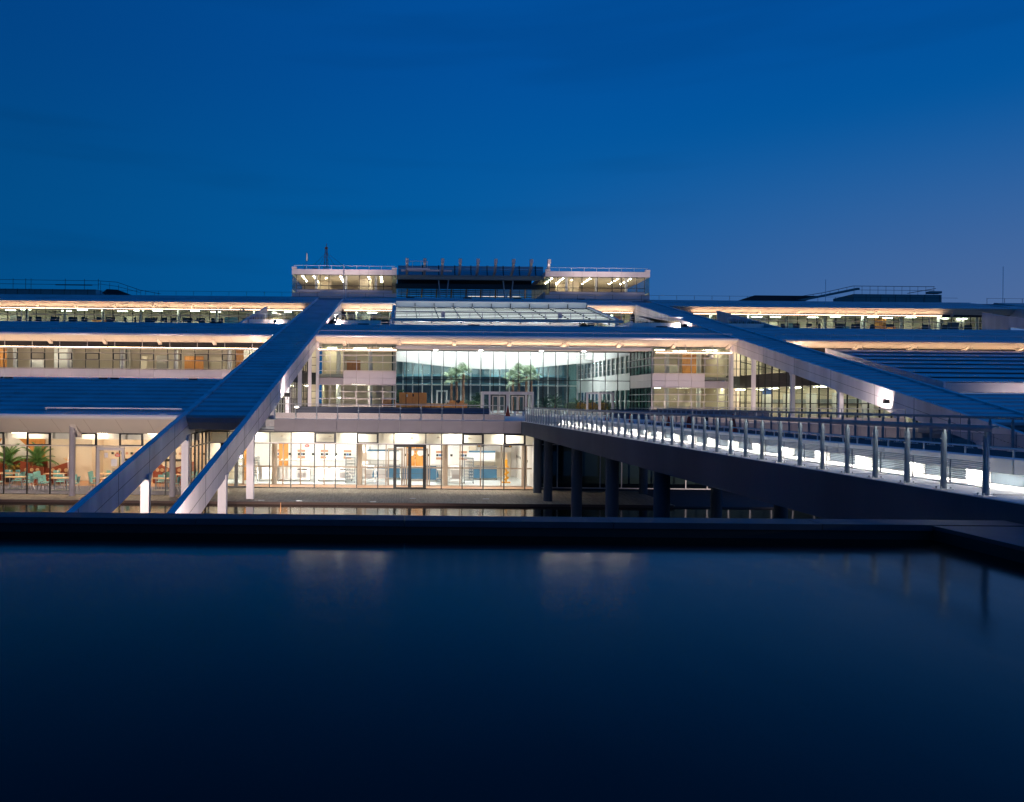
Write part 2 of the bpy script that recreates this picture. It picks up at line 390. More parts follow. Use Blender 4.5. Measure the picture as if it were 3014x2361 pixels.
# tapering cladding where the wings meet the podium, with the wall of the upper part
for wg, x, s in ((wl, XL1, 1), (wr, XR0, -1)):
    m = MB().prism_x([(50.2, zp(50.2)-1.2), (52.9, zp(52.9)-1.2), (50.9, -.5), (50.7, -1.14), (50.2, -1.14)], x-.3 if s > 0 else x+.02, x-.02 if s > 0 else x+.3)
    obj('end_bracket', m, M['wing'], wg)
    m = MB().prism_x([(84.0, 8.4), (107, 8.4), (107, zp(107)-1.25), (86, zp(86)-1.25), (84, zp(84)-1.25)], min(x, x-s*.25), max(x, x-s*.25))
    obj('upper_side_wall', m, M['white'], wg)

# ---- stepped roofs
def roof_courses(x0, x1, y0, y1, dy, name, sheets=False, dx=5.4, drop=0.0, lip=.055):
    base = MB().prism_x([(y0+.3, zp(y0+.3)-.10-drop), (y0+3, zp(y0+3)-.4-drop), (y1, zp(y1)-.5-drop), (y1, zp(y1)-.07-drop), (y0+.3, zp(y0+.3)-.07-drop)], x0, x1)
    r = obj(name, base, M['roof_dark'], B)
    y = y0; jm = MB()
    while y < y1-.3:
        yb = min(y+dy, y1)
        xs = []; xx = x0
        if sheets:
            while xx < x1-.5: xs.append((xx, min(xx+dx, x1))); xx += dx
        else: xs = [(x0, x1)]
        for a, b in xs:
            a2, b2 = a+.006, b-.006; k = random.uniform(-.004, .006)
            lo = [(a2, y, zp(y)-.06-drop), (b2, y, zp(y)-.06-drop), (b2, yb, zp(yb)-.065-drop), (a2, yb, zp(yb)-.065-drop)]
            hi = [(a2, y, zp(y)+lip-drop+k), (b2, y, zp(y)+lip-drop+k), (b2, yb, zp(yb)-.03-drop), (a2, yb, zp(yb)-.03-drop)]
            if sheets: obj('roof_sheet', MB().hexa(lo, hi), M['roof'], r)
            else: jm.hexa(lo, hi)
            if sheets and a > x0+1:
                obj('seam_clip', MB().box(a-.24, a+.08, y-.01, y+.16, zp(y)+.03-drop, zp(y)+.085-drop), M['roof'], r)
        y += dy
    if not sheets: tag(obj('roof_sheets', jm, M['roof'], r), kind='stuff')
    return r
def flat(x0, x1, y0, y1, z, name='flat_roof', m=None): return obj(name, MB().box(x0, x1, y0, y1, z-.4, z), m or M['roof_dark'], B)
ll = roof_courses(-34.8-5.4*4, XL0-.02, 43.0, 53.6, 1.06, 'lower_roof', True)
lr = roof_courses(XR1+.02, XR1+5.4*8, 43.0, 50.9, 1.06, 'lower_roof', True)
flat(-75, XL0-.05, 53.6, 76, zp(53.6)-.25); flat(XR1+.05, 110, 50.9, 76, zp(50.9)-.35)
ms = [(XA, XL0-.02), (XL1+.02, XR0-.02), (XR1+.02, 85.4), (89.6, XB)]
for a, b in ms: roof_courses(a, b, 74.3, 84.1, 1.22, 'middle_roof')
flat(XA, -1.3, 84.15, 107.9, zp(84.1)-.2); flat(25.5, XB, 84.15, 107.9, zp(84.1)-.2); flat(-1.29, 25.49, 84.15, 89.2, zp(84.1)-.2)
for a, b in ms: roof_courses(a, b, 106.5, 116.0, 1.22, 'upper_roof')
flat(XA, XB, 116.05, 165, zp(116)-.2)
# small dark snow guards at the heads of the roofs
for z, yy, xs in ((zp(52.8), 52.8, (-27.6, -26.9, -20.4, -19.6, -14.2)), (zp(83.4), 83.4, (-20, -4, 8, 20, 28.4)), (zp(115), 115, (1.5, 10, 17.5, 27))):
    for x in xs: piece('snow_guard', (.55 if yy < 60 else 1.2, .14, .10), M['black'], B, (x, yy, z+.08))
# eave edges, soffits and brackets
def eave(x0, x1, y0, yin, z0, zin, name='eave_soffit', br=5.4, phase=0., edge=True):
    m = MB().prism_x([(y0, z0), (yin, zin), (yin+2.0, zin), (yin+2.0, zin+.06), (yin, zin+.06), (y0, z0+.06)], x0, x1)
    s = obj(name, m, M['soffit'], B)
    g = MB().prism_x([(y0-.16, z0+.06), (y0-.20, z0+.16), (y0-.14, z0+.26), (y0+.10, z0+.30), (y0+.10, z0+.005), (y0-.04, z0-.005)], x0, x1)
    obj('gutter_edge', g, M['railm'], s)
    j = MB(); x = x0+.9
    dx, dy, dz = 0, yin-y0, zin-z0
    while x < x1:
        j.pts([(x, y0, z0-.004), (x+.02, y0, z0-.004), (x+.02, yin, zin-.004), (x, yin, zin-.004)], [(0, 1, 2, 3)]); x += 1.8
    obj('soffit_joints', j, M['beige'], s)
    x = x0+phase+br/2
    while x < x1-.3:
        b = MB().prism_x([(y0+dy*.35, z0+dz*.35-.01), (yin-.02, zin-.01), (yin-.02, zin-.26), (y0+dy*.55, z0+dz*.55-.16)], -.17, .17)
        obj('bracket', b, M['soffit'], s, (x, 0, 0)); x += br
    return s
for i, (a, b) in enumerate(ms):
    eave(a, b, 74.35, 75.95, 6.20, 5.74)
    eave(a, b, 106.55, 107.6, 13.55, 12.93)
eave(-60, XL0-.02, 42.95, 44.35, -1.10, -1.93, phase=1.0); eave(XR1+.02, 80, 42.95, 44.35, -1.10, -1.93)

# ---- left office facade, middle level
def uprail(x0, x1, y, z, s=1.0, ends=()):
    m = MB().tube([(x0, y, z), (x1, y, z)], .075, 8)
    x = x0+.3
    while x < x1: m.box(x-.015, x+.015, y, y+.7, z-.01, z+.03); m.box(x-.02, x+.02, y+.2, y+.24, z, z+.85) if z < 8 else None; x += 2.7
    r = obj('light_rail', m, M['lframe'], B)
    n = max(1, round((x1-x0)/2.7)); w = (x1-x0)/n
    for i in range(n): piece('uplight', (round(w-.06, 3), .07, .006), M['uplight'], r, (x0+(i+.5)*w, y, z+.081))
    for i in range(n): piece('downlight', (round(w-.06, 3), .07, .006), M['downlight'], r, (x0+(i+.5)*w, y, z-.081))
    return r
def offices(x0, x1, y0, y1, zf, zc, seed, step=5.4, top=False, bright=1.):
    """room behind a facade: floor, ceiling, back wall, columns, partitions and lamps"""
    rnd = random.Random(seed)
    m = MB().box(x0, x1, y0+.1, y1, zf-.3, zf); f = obj('office_floor_slab', m, M['gfloor'], B)
    obj('office_ceiling', MB().box(x0, x1, y0+.1, y1, zc, zc+.08), M['ceil'], f)
    obj('end_walls', MB().box(x0+.4, x0+.5, y0+.6, y1, zf, zc).box(x1-.3, x1-.2, y0+.6, y1, zf, zc), M['creamwall'], f)
    # back wall with openings to the dusk
    bw = MB(); h = zc-zf
    bw.box(x0, x1, y1, y1+.1, zf+h*.74, zc)
    x = x0
    while x < x1-.5:
        k = rnd.choice((.55, .9, 1.3)) if top else rnd.choice((2.7, 4.0, 5.4)); bw.box(x, min(x+k, x1), y1, y1+.1, zf, zf+h*.74); x += k+(rnd.choice((.9, 1.35, 1.35, 1.8)) if top else 0)
    obj('back_wall', bw, M['creamwall'], f)
    obj('back_glazing', MB().box(x0, x1, y1+.12, y1+.14, zf, zc), M['glassd'], f)
    x = x0+2.0
    while x < x1: obj('interior_column', MB().tube([(x, y0+1.4, zf), (x, y0+1.4, zc)], .22, 12), M['white'], f); x += step
    x = x0+.4
    while x < x1-1.5:
        w = rnd.uniform(.7, 2.0); hh = rnd.choice((1.25, 1.5, 1.9, h-.02)); c = rnd.choice(('orange', 'creamwall', 'white', 'creamwall', 'gfloor', 'navy'))
        if rnd.random() < .75: piece('partition', (round(w, 1), .06, hh), M[c], f, (x+w/2, y0+rnd.uniform(2.2, y1-y0-.6), zf+hh/2))
        x += w+rnd.uniform(.3, 1.6)
    x = x0+1.35
    while x < x1-1:
        if rnd.random() < bright: piece('ceiling_lamp', (1.35, .30, .03), M['lamp_o'], f, (x, y0+rnd.choice((1.2, 2.4, 3.4)), zc-.03))
        x += 2.7
    return f
zs_mid = [3.08, 3.92, 4.62, 5.20, 5.75]
c1 = curtain(B, 'office_glazing', XL0-1.35*46, 46, 1.35, 76.0, zs_mid, 'gvgk', dark_every=2, fw=.055)
bl = MB()
for z in (3.09, 3.92, 4.62): bl.box(XL0-61, XL0-.1, 75.70, 75.86, z-.018, z+.018)
obj('sunshade_blades', bl, M['soffit'], B)
curtain(B, 'spandrel_wall', XL0-1.35*46, 46, 1.35, 76.0, [1.1, 2.36, 3.02], 'pp', frame=M['beige'], fw=.01)
offices(XL0-61, XL0-.1, 76.1, 83.3, 2.75, 5.6, 3)
uprail(XL0-62, XL0-.3, 75.15, 5.06)
# right side, middle level: a glimpse under the soffit
curtain(B, 'office_glazing', XR1+.1, 54, 1.35, 76.0, zs_mid, 'gvgk', dark_every=2, fw=.055)
bl = MB()
for z in (3.09, 3.92, 4.62, 5.0, 5.25): bl.box(XR1+.1, 100, 75.70, 75.86, z-.018, z+.018)
obj('sunshade_blades', bl, M['soffit'], B)
offices(XR1+.1, 108, 76.1, 83.3, 2.75, 5.6, 5)
uprail(XR1+.3, 109, 75.15, 5.06)

# ---- centre bays either side of the hall
zc_low = [-1.15, -.42, .33, 1.05, 1.68]
def bay(x0, n, glazed, sd):
    """glazed: module columns that have no spandrel"""
    curtain(B, 'bay_glazing', x0, n, 1.30, 76.0, zs_mid, 'gvgg', frame=M['lframe'], dark_every=2, fw=.05, gl=M['glassw'])
    sk = [(i, 0) for i in range(n) if i in glazed]
    curtain(B, 'bay_spandrel', x0, n, 1.30, 76.0, [1.70, 2.36, 3.05], 'pp', frame=M['beige'], fw=.01, skip=[(i, j) for i in glazed for j in (0, 1)])
    for i in glazed:
        piece('pane', (1.24, .02, .62), M['glassw'], B, (x0+(i+.5)*1.30, 75.98, 2.72)); piece('panel', (1.28, .05, .66), M['concrete'], B, (x0+(i+.5)*1.30, 75.95, 2.03))
    curtain(B, 'bay_glazing', x0, n, 1.30, 76.0, zc_low, 'gvVg', frame=M['lframe'], dark_every=3, fw=.05, gl=M['glassw'])
    gi = [i for i in range(n) if i not in glazed]; a, b = x0+min(gi)*1.30, x0+(max(gi)+1)*1.30
    bl = MB()
    for z in (3.08, 3.92, 4.62, 5.33, 1.67, 1.0, .30, -.40, -1.06): bl.box(a, b+.0, 75.55, 75.80, z-.024, z+.024)
    obj('sunshade_blades', bl, M['soffit'], B)
    offices(x0, x0+n*1.3, 76.1, 82.6, 2.75, 5.6, sd, 3.2, bright=1.); offices(x0, x0+n*1.3, 76.1, 82.6, -1.15, 1.75, sd+1, 3.2, bright=.8)
bay(XL1+.02, 6, (0, 1), 11); bay(24.95, 6, (4, 5), 21)
uprail(XL1+.15, -.3, 75.15, 5.03); uprail(25.0, XR0-.15, 75.15, 5.03)
for x in (XL1+.12, XR0-.12): obj('corner_column', MB().box(x-.14, x+.14, 75.3, 75.75, -1.15, 5.9), M['wing'], B)

# ---- glazed side walls under the wings
for x, d in ((XL1-1.0, -1), (XR0+1.0, 1)):
    g = curtain(B, 'side_glazing', 50.0, 20, 1.30, 0, [-1.15, 0.2, 1.65, 2.95, 4.3, 5.2], 'ggkgg', frame=M['dark'], fw=.06, gl=M['glassw'], loc=(x, 0, 0), rz=0)
    g.rotation_euler = (0, 0, R(90)); g.location = (x, 0, 0)
    # trim: nothing may stand above the sloping plane
    for k in kids(g):
        yy = k.location.x; top = k.location.z+.6
        if top > zp(yy)-.5: bpy.data.objects.remove(k)
    fm = g.data
    for v in fm.vertices: v.co.z = min(v.co.z, zp(v.co.x)-.45)
    xo = x+d*3.2
    f = obj('side_floor', MB().box(min(x, xo), max(x, xo), 50, 76, -1.5, -1.14), M['gfloor'], B)
    f2 = MB().box(min(x, xo)+.1, max(x, xo)-.1, 64, 76, 1.7, 2.7); obj('intermediate_floor', f2, M['ceil'], B)
    obj('inner_wall', MB().prism_x([(50, -1.1), (76, -1.1), (76, zp(76)-.6), (50, zp(50)-.6)], xo, xo+.1), M['creamwall'], B)
    for y in (53, 57, 61, 65, 69, 73):
        piece('ceiling_lamp', (.3, 1.6, .04), M['lamp_s'], f, (x+d*1.9, y, min(1.62, zp(y)-.55)))
        if y > 65: piece('ceiling_lamp', (.3, 1.6, .04), M['lamp_s'], f, (x+d*1.9, y, zp(y)-.9))
        piece('interior_partition', (.9, .08, 2.2), M['white'], f, (x+d*1.9, y+1.4, -.02))

# ---- top level facades
zs_top = [10.75, 11.87, 12.66, 12.95]
def topfac(x0, n, seed):
    curtain(B, 'upper_glazing', x0, n, 1.35, 107.7, zs_top, 'ggk', dark_every=0, fw=.065, gl=M['glassd'])
    bl = MB()
    for z in (11.17, 11.87): bl.box(x0, x0+n*1.35, 107.4, 107.55, z-.03, z+.03)
    obj('sunshade_blades', bl, M['soffit'], B)
    offices(x0, x0+n*1.35, 107.8, 113.2, 10.2, 12.85, seed, top=True)
topfac(-60.5, 35, 31); topfac(XL1+.1, 5, 32); topfac(26.0, 5, 33); topfac(XR1+.1, 36, 34)
uprail(-60.5, -13.5, 107.0, 12.62); uprail(XR1+4, 75.5, 107.0, 12.62); uprail(XL1+.3, XR0-.3, 107.0, 12.70)
uprail(XL1+.3+8, XR0-8.3, 75.40, 5.30)  # hidden rail added over the hall to light the centre soffit
obj('rail_hiding_board', MB().box(-.4, 24.6, 75.10, 75.16, 5.24, 5.52), M['soffit'], B)  # grey band board, placed to hide the added rail
# curved outer guide rail of the top terraces
for xs, xe, bend in ((-52.6, -13.5, -1), (XR1+4, 73.4, 1)):
    m = MB(); xo, xi = (xs, xe) if bend < 0 else (xe, xs)
    m.tube([(xo, 106.6, 10.6), (xo, 106.6, 12.25), (xo-bend*.12, 106.6, 12.45), (xo-bend*.4, 106.6, 12.52), (xi, 106.6, 12.52)], .06, 6)
    obj('guide_rail', m, M['lframe'], B)
# wedge walls on the terraces
for x in (-17.6, 41.7, 77.0):
    m = MB().prism_x([(84.2, 8.4), (101, 8.4), (101, zp(101)), (84.2, zp(84.2)+.02)], x-.12, x+.12)
    if x > 70: m = MB().prism_x([(84.2, zp(84.2)-1.2), (97, zp(97)-1.3), (97, 8.4), (101.5, 8.4), (101.5, zp(101.5)), (84.2, zp(84.2)+.02)], x-.12, x+.12)
    obj('wedge_wall', m, M['wing'], B)

# ---- roof railings
def rail(x0, x1, y, z, h=.5, st=2.7, parent=None, r=.042, name='roof_rail', m=None, mid=False):
    b = MB().tube([(x0, y, z+h), (x1, y, z+h)], r, 6)
    if mid: b.tube([(x0, y, z+h*.5), (x1, y, z+h*.5)], r*.6, 5)
    x = x0+.05
    while x < x1: b.box(x-.02, x+.02, y-.02, y+.02, z, z+h-r*.5); x += st
    return obj(name, b, m or M['railm'], parent or B)
for a, b in ms:
    rail(a+.1, b-.1, 75.4, zp(75.4)+.05, .38); rail(a+.1, b-.1, 107.9, zp(107.9)+.05, .36, r=.035)
    rail(a+.1, b-.1, 117.5, zp(116)-.1, .95, 2.7, r=.02, m=M['dark'])
rail(-20.2, XL0-.2, 43.8, zp(43.8)+.03, .16, 5.4)

# ============================================================ raised shed roof on the right
rs = obj('raised_roof', MB().prism_x([(58.2, 1.2), (58.2, 1.75), (74.1, 5.35), (74.1, 4.6)], 41.3, 79), M['roof_dark'], B)
obj('roof_front', MB().box(41.25, 79, 58.0, 58.18, 1.16, 1.86), M['panel'], rs)
obj('roof_drip', MB().box(41.9, 79, 57.96, 58.16, 1.10, 1.15), M['beige'], rs)
obj('roof_side', MB().prism_x([(58.0, 1.14), (74.2, 4.7), (74.2, 5.60), (58.0, 1.92)], 41.08, 41.24), M['wing'], rs)
for i in range(8):
    y0 = 58.2+i*1.99; y1 = y0+1.99; za = 1.86+(y0-58.2)*.2288; zb = 1.86+(y1-58.2)*.2288
    for j in range(7):
        x0 = 41.26+j*5.4; x1 = x0+5.39
        lo = [(x0, y0-.06, za+.055), (x1, y0-.06, za+.055), (x1, y1-.02, zb-.16), (x0, y1-.02, zb-.16)]
        hi = [(x0, y0-.06, za+.08), (x1, y0-.06, za+.08), (x1, y1-.02, zb-.03), (x0, y1-.02, zb-.03)]
        obj('roof_sheet', MB().hexa(lo, hi), M['roof'], rs)

# ============================================================ cafe block (left, canal level)
zf = -5.5
XC0 = XL0+.05-1.336*32
caf = curtain(B, 'cafe_glazing', XC0, 32, 1.336, 44.4, [-5.5, -2.68, -1.93], 'gV', dark_every=2, fw=.05)
obj('cafe_transom', MB().box(XC0, XL0+.2, 44.28, 44.345, -2.71, -2.66), M['lframe'], B)
obj('cafe_floor', MB().box(-56, XL0+.1, 44.45, 48.6, zf-.04, zf+.02), M['carpet'], B)
obj('cafe_floor', MB().box(-56, XL0+.1, 48.6, 54, zf-.04, zf+.015), M['ofloor'], B)
obj('cafe_ceiling', MB().box(-56, XL0+.1, 44.5, 54.2, -1.92, -1.8), M['white'], B)
cw = obj('cafe_back_wall', MB().box(-20.9, XL0+.6, 53.9, 54.1, zf, -1.93), M['creamwall'], B)
obj('cafe_side_wall', MB().box(-56, -20.9, 51.9, 52.1, zf, -1.93), M['creamwall'], B)
obj('cafe_side_wall', MB().box(-20.9, -20.75, 51.9, 53.9, zf, -1.93), M['creamwall'], B)
obj('orange_wall', MB().box(-56, -23.9, 51.7, 51.88, zf, -1.95), M['orange'], B)
obj('light_arch', MB().prism_y([(-27.5, -4.1), (-24.6, -4.1), (-24.8, -3.4), (-25.6, -2.7), (-26.6, -2.5)], 51.64, 51.69), M['white'], B)
obj('red_dado', MB().box(-30, -23.6, 51.5, 51.63, zf, -4.0), M['redwood'], B)
obj('cafe_bulkhead', MB().box(-56, XL0+.3, 45.6, 45.8, -2.36, -1.93), M['white'], B)
for i in range(13):
    piece('wall_tile', (.16, .03, .16), M['tile_k' if i % 2 == 0 else 'tile_p'], cw, (-20.1+i*.335*1.0, 53.88, -3.75))
    piece('wall_tile', (.16, .03, .16), M['tile_k' if i % 2 == 0 else 'tile_p'], cw, (-15.7+i*.335*1.0, 53.88, -3.75)) if i < 11 else None
obj('serving_hatch', MB().box(-19.2, -15.2, 53.84, 53.89, -4.28, -4.12), M['black'], cw)
obj('hatch_counter', MB().box(-19.9, -14.2, 53.2, 53.84, -5.45, -4.75), M['bright'], cw)
for x in range(-30, -12, 3):
    for y in (46.6, 49.6, 52.3): piece('cafe_lamp', (1.0, .5, .03), M['lamp_c'], B, (x+.5, y, -1.95))
for i, x in enumerate(range(-30, -13, 4)): piece('wall_washer', (1.6, .12, .05), M['lamp_c'], B, (x, 45.2, -1.97))
# cafe round columns on the deck
for x in (-18.62, -12.9): obj('round_column', MB().tube([(x, 43.75, -5.5), (x, 43.75, -1.5)], .17, 16), M['concrete'], B)
for x in (-24.1, -29.5): obj('round_column', MB().tube([(x, 45.9, -5.5), (x, 45.9, -1.9)], .17, 16), M['concrete'], B)
# glass return between cafe and kitchen
g = curtain(B, 'return_glazing', 44.45, 5, .85, 0, [-5.5, -2.68, -1.93], 'gg', fw=.07); g.rotation_euler = (0, 0, R(90)); g.location = (XL0+.15, 0, 0)
# cafe door in grey frame with notices
dr = obj('cafe_door', MB().box(-17.42, -17.27, 44.2, 44.34, -5.5, -2.75).box(-15.98, -15.83, 44.2, 44.34, -5.5, -2.75).box(-17.27, -15.98, 44.21, 44.33, -2.92, -2.75).box(-17.27, -15.98, 44.21, 44.33, -5.5, -5.3), M['lframe'], B)
obj('door_handle', MB().tube([(-17.2, 44.1, -4.6), (-17.2, 44.1, -3.4)], .02, 6), M['bright'], dr)
def oval_sign(parent, x, y, z, s=1.):
    m = MB(); n = 24; m.pts([(x+.16*s*math.cos(2*math.pi*i/n), yy, z+.10*s*math.sin(2*math.pi*i/n)) for yy in (y, y+.012) for i in range(n)],
        [tuple(range(n)), tuple(range(2*n-1, n-1, -1))]+[(i, i+n, (i+1) % n+n, (i+1) % n) for i in range(n)])
    o = obj('oval_sign', m, M['red'], parent)
    l = MB()
    for a, b, c, d in ((-.085, -.065, -.06, .03), (-.105, -.045, .03, .048), (-.03, -.012, -.06, .03), (-.045, .03, .03, .048), (.012, .03, -.06, .03), (.06, .08, -.06, .048)):
        l.box(x+a*s, x+b*s, y-.006, y, z+c*s, z+d*s)
    obj('sign_letters', l, M['conew'], o)
oval_sign(dr, -15.85-.35, 44.18, -3.19)
piece('paper_notice', (.34, .01, .42), M['white'], dr, (-16.4, 44.19, -3.62)); piece('paper_notice', (.2, .01, .28), M['white'], dr, (-16.85, 44.19, -3.2))

# ============================================================ kitchen block (canal level, under the podium)
KX = [-12.05, -10.9, -9.55, -8.2, -6.85, -5.36, -4.03, -2.67, -1.33, -.33, 1.69, 2.69, 4.01, 5.34, 6.66, 7.99, 8.72]
fr = MB()
for x in KX: fr.box(x-.028, x+.028, 48.65, 48.76, -5.5, -1.93)
for z in (-5.48, -2.66, -1.95): fr.box(KX[0], KX[-1], 48.662, 48.748, z-.03, z+.03)
kf = obj('kitchen_glazing', fr, M['dark'], B)
obj('kitchen_transom', MB().box(KX[0], KX[-1], 48.60, 48.645, -2.665, -2.615), M['lframe'], kf)
for i, (a, b) in enumerate(zip(KX, KX[1:])):
    w = round(b-a-.06, 3)
    piece('pane', (w, .012, .68), M['glass'], kf, ((a+b)/2, 48.7, -2.30))
    if i != 9: piece('pane', (w, .012, 2.74), M['glass'], kf, ((a+b)/2, 48.7, -4.07))
    if i in (5, 7, 12, 14):
        v = MB()
        for q0, q1, z0, z1 in ((a+.03, a+.10, -2.62, -1.97), (b-.10, b-.03, -2.62, -1.97)): v.box(q0, q1, 48.58, 48.70, z0, z1)
        v.box(a+.03, b-.03, 48.585, 48.695, -2.62, -2.55); v.box(a+.03, b-.03, 48.585, 48.695, -2.04, -1.97)
        obj('vent_window', v, M['dark'], kf)
def dbl_door(x0, x1, y, z0, z1, name='double_door', m=None, st=.17):
    d = MB(); xm = (x0+x1)/2; m = m or M['dark']
    d.box(x0, x0+st, y-.06, y+.06, z0, z1); d.box(x1-st, x1, y-.06, y+.06, z0, z1); d.box(xm-st*.62, xm+st*.62, y-.06, y+.06, z0, z1-.1)
    d.box(x0+st, x1-st, y-.055, y+.055, z1-.16, z1); d.box(x0+st, x1-st, y-.055, y+.055, z0, z0+.12)
    d.box(x0+st, x1-st, y-.02, y+.02, z0+.98, z0+1.0)
    o = obj(name, d, m, kf)
    for c in (-1, 1): piece('pane', ((x1-x0)/2-st*1.62, .012, z1-z0-.28), M['glass'], o, (xm+c*((x1-x0)/2-st)/2+c*st*.3, y, (z0+z1)/2-.02))
    return o
dbl_door(-.33, 1.69, 48.66, -5.5, -2.68)
dbl_door(-11.3, -9.3, 48.62, -5.5, -2.68)
obj('kitchen_floor', MB().box(-12.2, 8.9, 50.3, 57.2, -5.54, -5.48), M['kfloor'], B)
obj('corridor_floor', MB().box(-12.2, 8.9, 48.76, 50.3, -5.54, -5.482), M['ofloor'], B)
kb = obj('kitchen_back_wall', MB().box(-12.3, 9.0, 57.2, 57.35, -5.5, -1.9), M['kwall'], B)
obj('kitchen_side_wall', MB().box(8.72, 8.9, 48.9, 57.2, -5.5, -1.9), M['kwall'], B)
obj('kitchen_side_wall', MB().box(-12.4, -12.25, 49, 57.2, -5.5, -1.9), M['creamwall'], B)
obj('kitchen_ceiling', MB().box(-12.3, 8.9, 48.8, 57.3, -1.93, -1.85), M['ceil'], B)
obj('ceiling_bulkhead', MB().box(-12.2, 8.7, 50.0, 50.2, -2.72, -1.93), M['ceil'], B)
for x in (-10.5, -7.2, -3.9, -.6, 2.7, 6.0):
    for y in (51.8, 54.4): piece('kitchen_lamp', (1.5, .7, .03), M['lamp_k'], B, (x, y, -1.96))
    piece('corridor_lamp', (1.1, .5, .03), M['lamp_k'], B, (x+1, 49.5, -1.96))
# band of tiles on the back wall
x = -9.0; i = 0
while x < 8.2:
    if i % 2:
        piece('wall_tile', (.17, .02, .17), M['tile_k'], kb, (x, 57.18, -3.92))
    else:
        for d, c in ((-.19, 'tile_k'), (0, 'tile_b'), (.19, 'tile_k')): piece('wall_tile', (.17, .02, .17), M[c], kb, (x+d, 57.18, -3.92))
        for dz in (-.24, .24): piece('salmon_tiles', (.58, .02, .17), M['tile_p'], kb, (x, 57.18, -3.92+dz))
    x += .86; i += 1
for k in range(9): piece('wall_tile', (.02, .17, .17), M['tile_k'], kb, (8.70, 56.8-k*.6, -3.92))
# inner partition of beige posts
ip = MB()
for x in (-10.2, -7.6, -6.45, -4.9, -2.2, -.85, .35, 2.0, 4.0, 5.35, 6.7, 8.1): ip.box(x-.04, x+.04, 50.3, 50.38, -5.5, -2.7)
ip.box(-12.2, 8.7, 50.31, 50.37, -5.47, -5.42); ip.box(-12.2, 8.7, 50.31, 50.37, -2.78, -2.71); ip.box(-12.2, 8.7, 50.25, 50.30, -4.32, -4.22)
for a, b in ((-.75, .25), (.45, 1.9)):
    ip.box(a, b, 50.26, 50.40, -3.16, -3.02); ip.box(a, a+.1, 50.27, 50.39, -5.42, -3.16); ip.box(b-.1, b, 50.27, 50.39, -5.42, -3.16)
obj('inner_partition', ip, M['beige'], B)
for x in (-8.25, -2.62, 3.05, 8.30): obj('interior_column', MB().tube([(x, 50.9, -5.5), (x, 50.9, -1.9)], .19, 14), M['beige'], B)
# doors in the back wall
for a, b, z1, hole in ((-8.93, -8.25, -2.9, 0), (.52, 1.18, -2.95, 1), (1.22, 1.88, -2.95, 1)):
    d = obj('beech_door', MB().box(a, b, 57.08, 57.17, -5.48, z1), M['orange'], B)
    if hole:
        m = MB(); cx = (a+b)/2+.04; n = 20
        m.pts([(cx+.24*math.cos(2*math.pi*i/n), y, -3.75+.24*math.sin(2*math.pi*i/n)) for y in (57.05, 57.075) for i in range(n)],
              [tuple(range(n)), tuple(range(2*n-1, n-1, -1))]+[(i, i+n, (i+1) % n+n, (i+1) % n) for i in range(n)])
        obj('round_window', m, M['conew'], d)
obj('beech_wall', MB().box(-10.8, -10.1, 53.0, 53.15, -5.48, -2.6), M['orange'], B)
obj('cold_room_door', MB().box(5.2, 8.3, 56.95, 57.15, -5.46, -3.2), M['creamwall'], B)
oval_sign(kb, -7.0+.15, 57.12, -3.3, 1.1)
for x, z in ((1.2, -3.05), (2.2, -3.1), (-1.6, -3.1), (4.2, -3.2), (-.6, -3.0)): piece('wall_poster', (.5, .01, .42), M['conew'], kb, (x, 57.16, z))
# smoke detectors seen against the bulkhead
for x in (-10.9, -7.6, -4.9+.4, -1.2+2.0, 2.6, 5.1-.6, 7.2): obj('smoke_detector', MB().lathe([(.10, -.03), (.10, 0), (.05, .02)], (x, 49.95, -2.25), 10), M['beige'], B)

# ---- things in the kitchen
def counter(label, x0, x1, y0, y1, z1, front, top='bright', legs=False, group=None, extra=None):
    t = thing('counter', label, 'counter', ((x0+x1)/2, (y0+y1)/2, -5.48), 0, group); w = (x1-x0)/2; d = (y1-y0)/2; h = z1+5.48
    obj('counter_body', MB().box(-w+.03, w-.03, -d+.04, d, .12, h-.04), M[front], t)
    obj('worktop', MB().box(-w, w, -d, d+.02, h-.04, h), M[top], t)
    p = MB()
    for a in (-w+.06, w-.06):
        for b in (-d+.08, d-.06): p.box(a-.02, a+.02, b-.02, b+.02, 0, .12)
    obj('feet', p, M['black'], t)
    if extra: extra(t, w, d, h)
    return t
def stove(t, w, d, h):
    obj('oven_door', MB().box(w-.95, w-.2, -d-.0, -d+.035, .2, h-.22), M['lframe'], t)
    obj('vent_slats', MB().box(w-.85, w-.3, -d-.02, -d, .28, .30).box(w-.85, w-.3, -d-.02, -d, .36, .38).box(w-.85, w-.3, -d-.02, -d, .44, .46).box(w-.85, w-.3, -d-.02, -d, .52, .54), M['black'], t)
    piece('control_panel', (.7, .03, .09), M['black'], t, (w-.55, -d+.01, h-.12))
    m = MB().tube([(-w+.1, d-.1, h), (-w+.1, d-.1, h+.42), (w-.1, d-.1, h+.42), (w-.1, d-.1, h)], .02, 6); m.box(-w+.1, w-.1, d-.3, d-.1, h+.41, h+.44)
    obj('shelf', m, M['bright'], t)
    for k in range(5): obj('plate_stack', MB().lathe([(.09, 0), (.10, .05), (.06, .11)], (-w+.4+k*.28, d-.2, h+.44), 10), M['conew'], t)
def hood(t, w, d, h):
    obj('sneeze_guard', MB().box(-w, w*.9, -.05, 0, h+.35, h+.95), M['conew'], t)
    obj('blue_header', MB().box(-w, w*.9, -.07, -.051, h+.95, h+1.08), M['navy'], t)
    p = MB()
    for a in (-w+.1, 0, w*.85): p.box(a-.02, a+.02, .0, .04, h, h+1.05)
    obj('posts', p, M['bright'], t); obj('food_shelf', MB().box(-w, w*.9, -.25, .2, h+.28, h+.31), M['bright'], t)
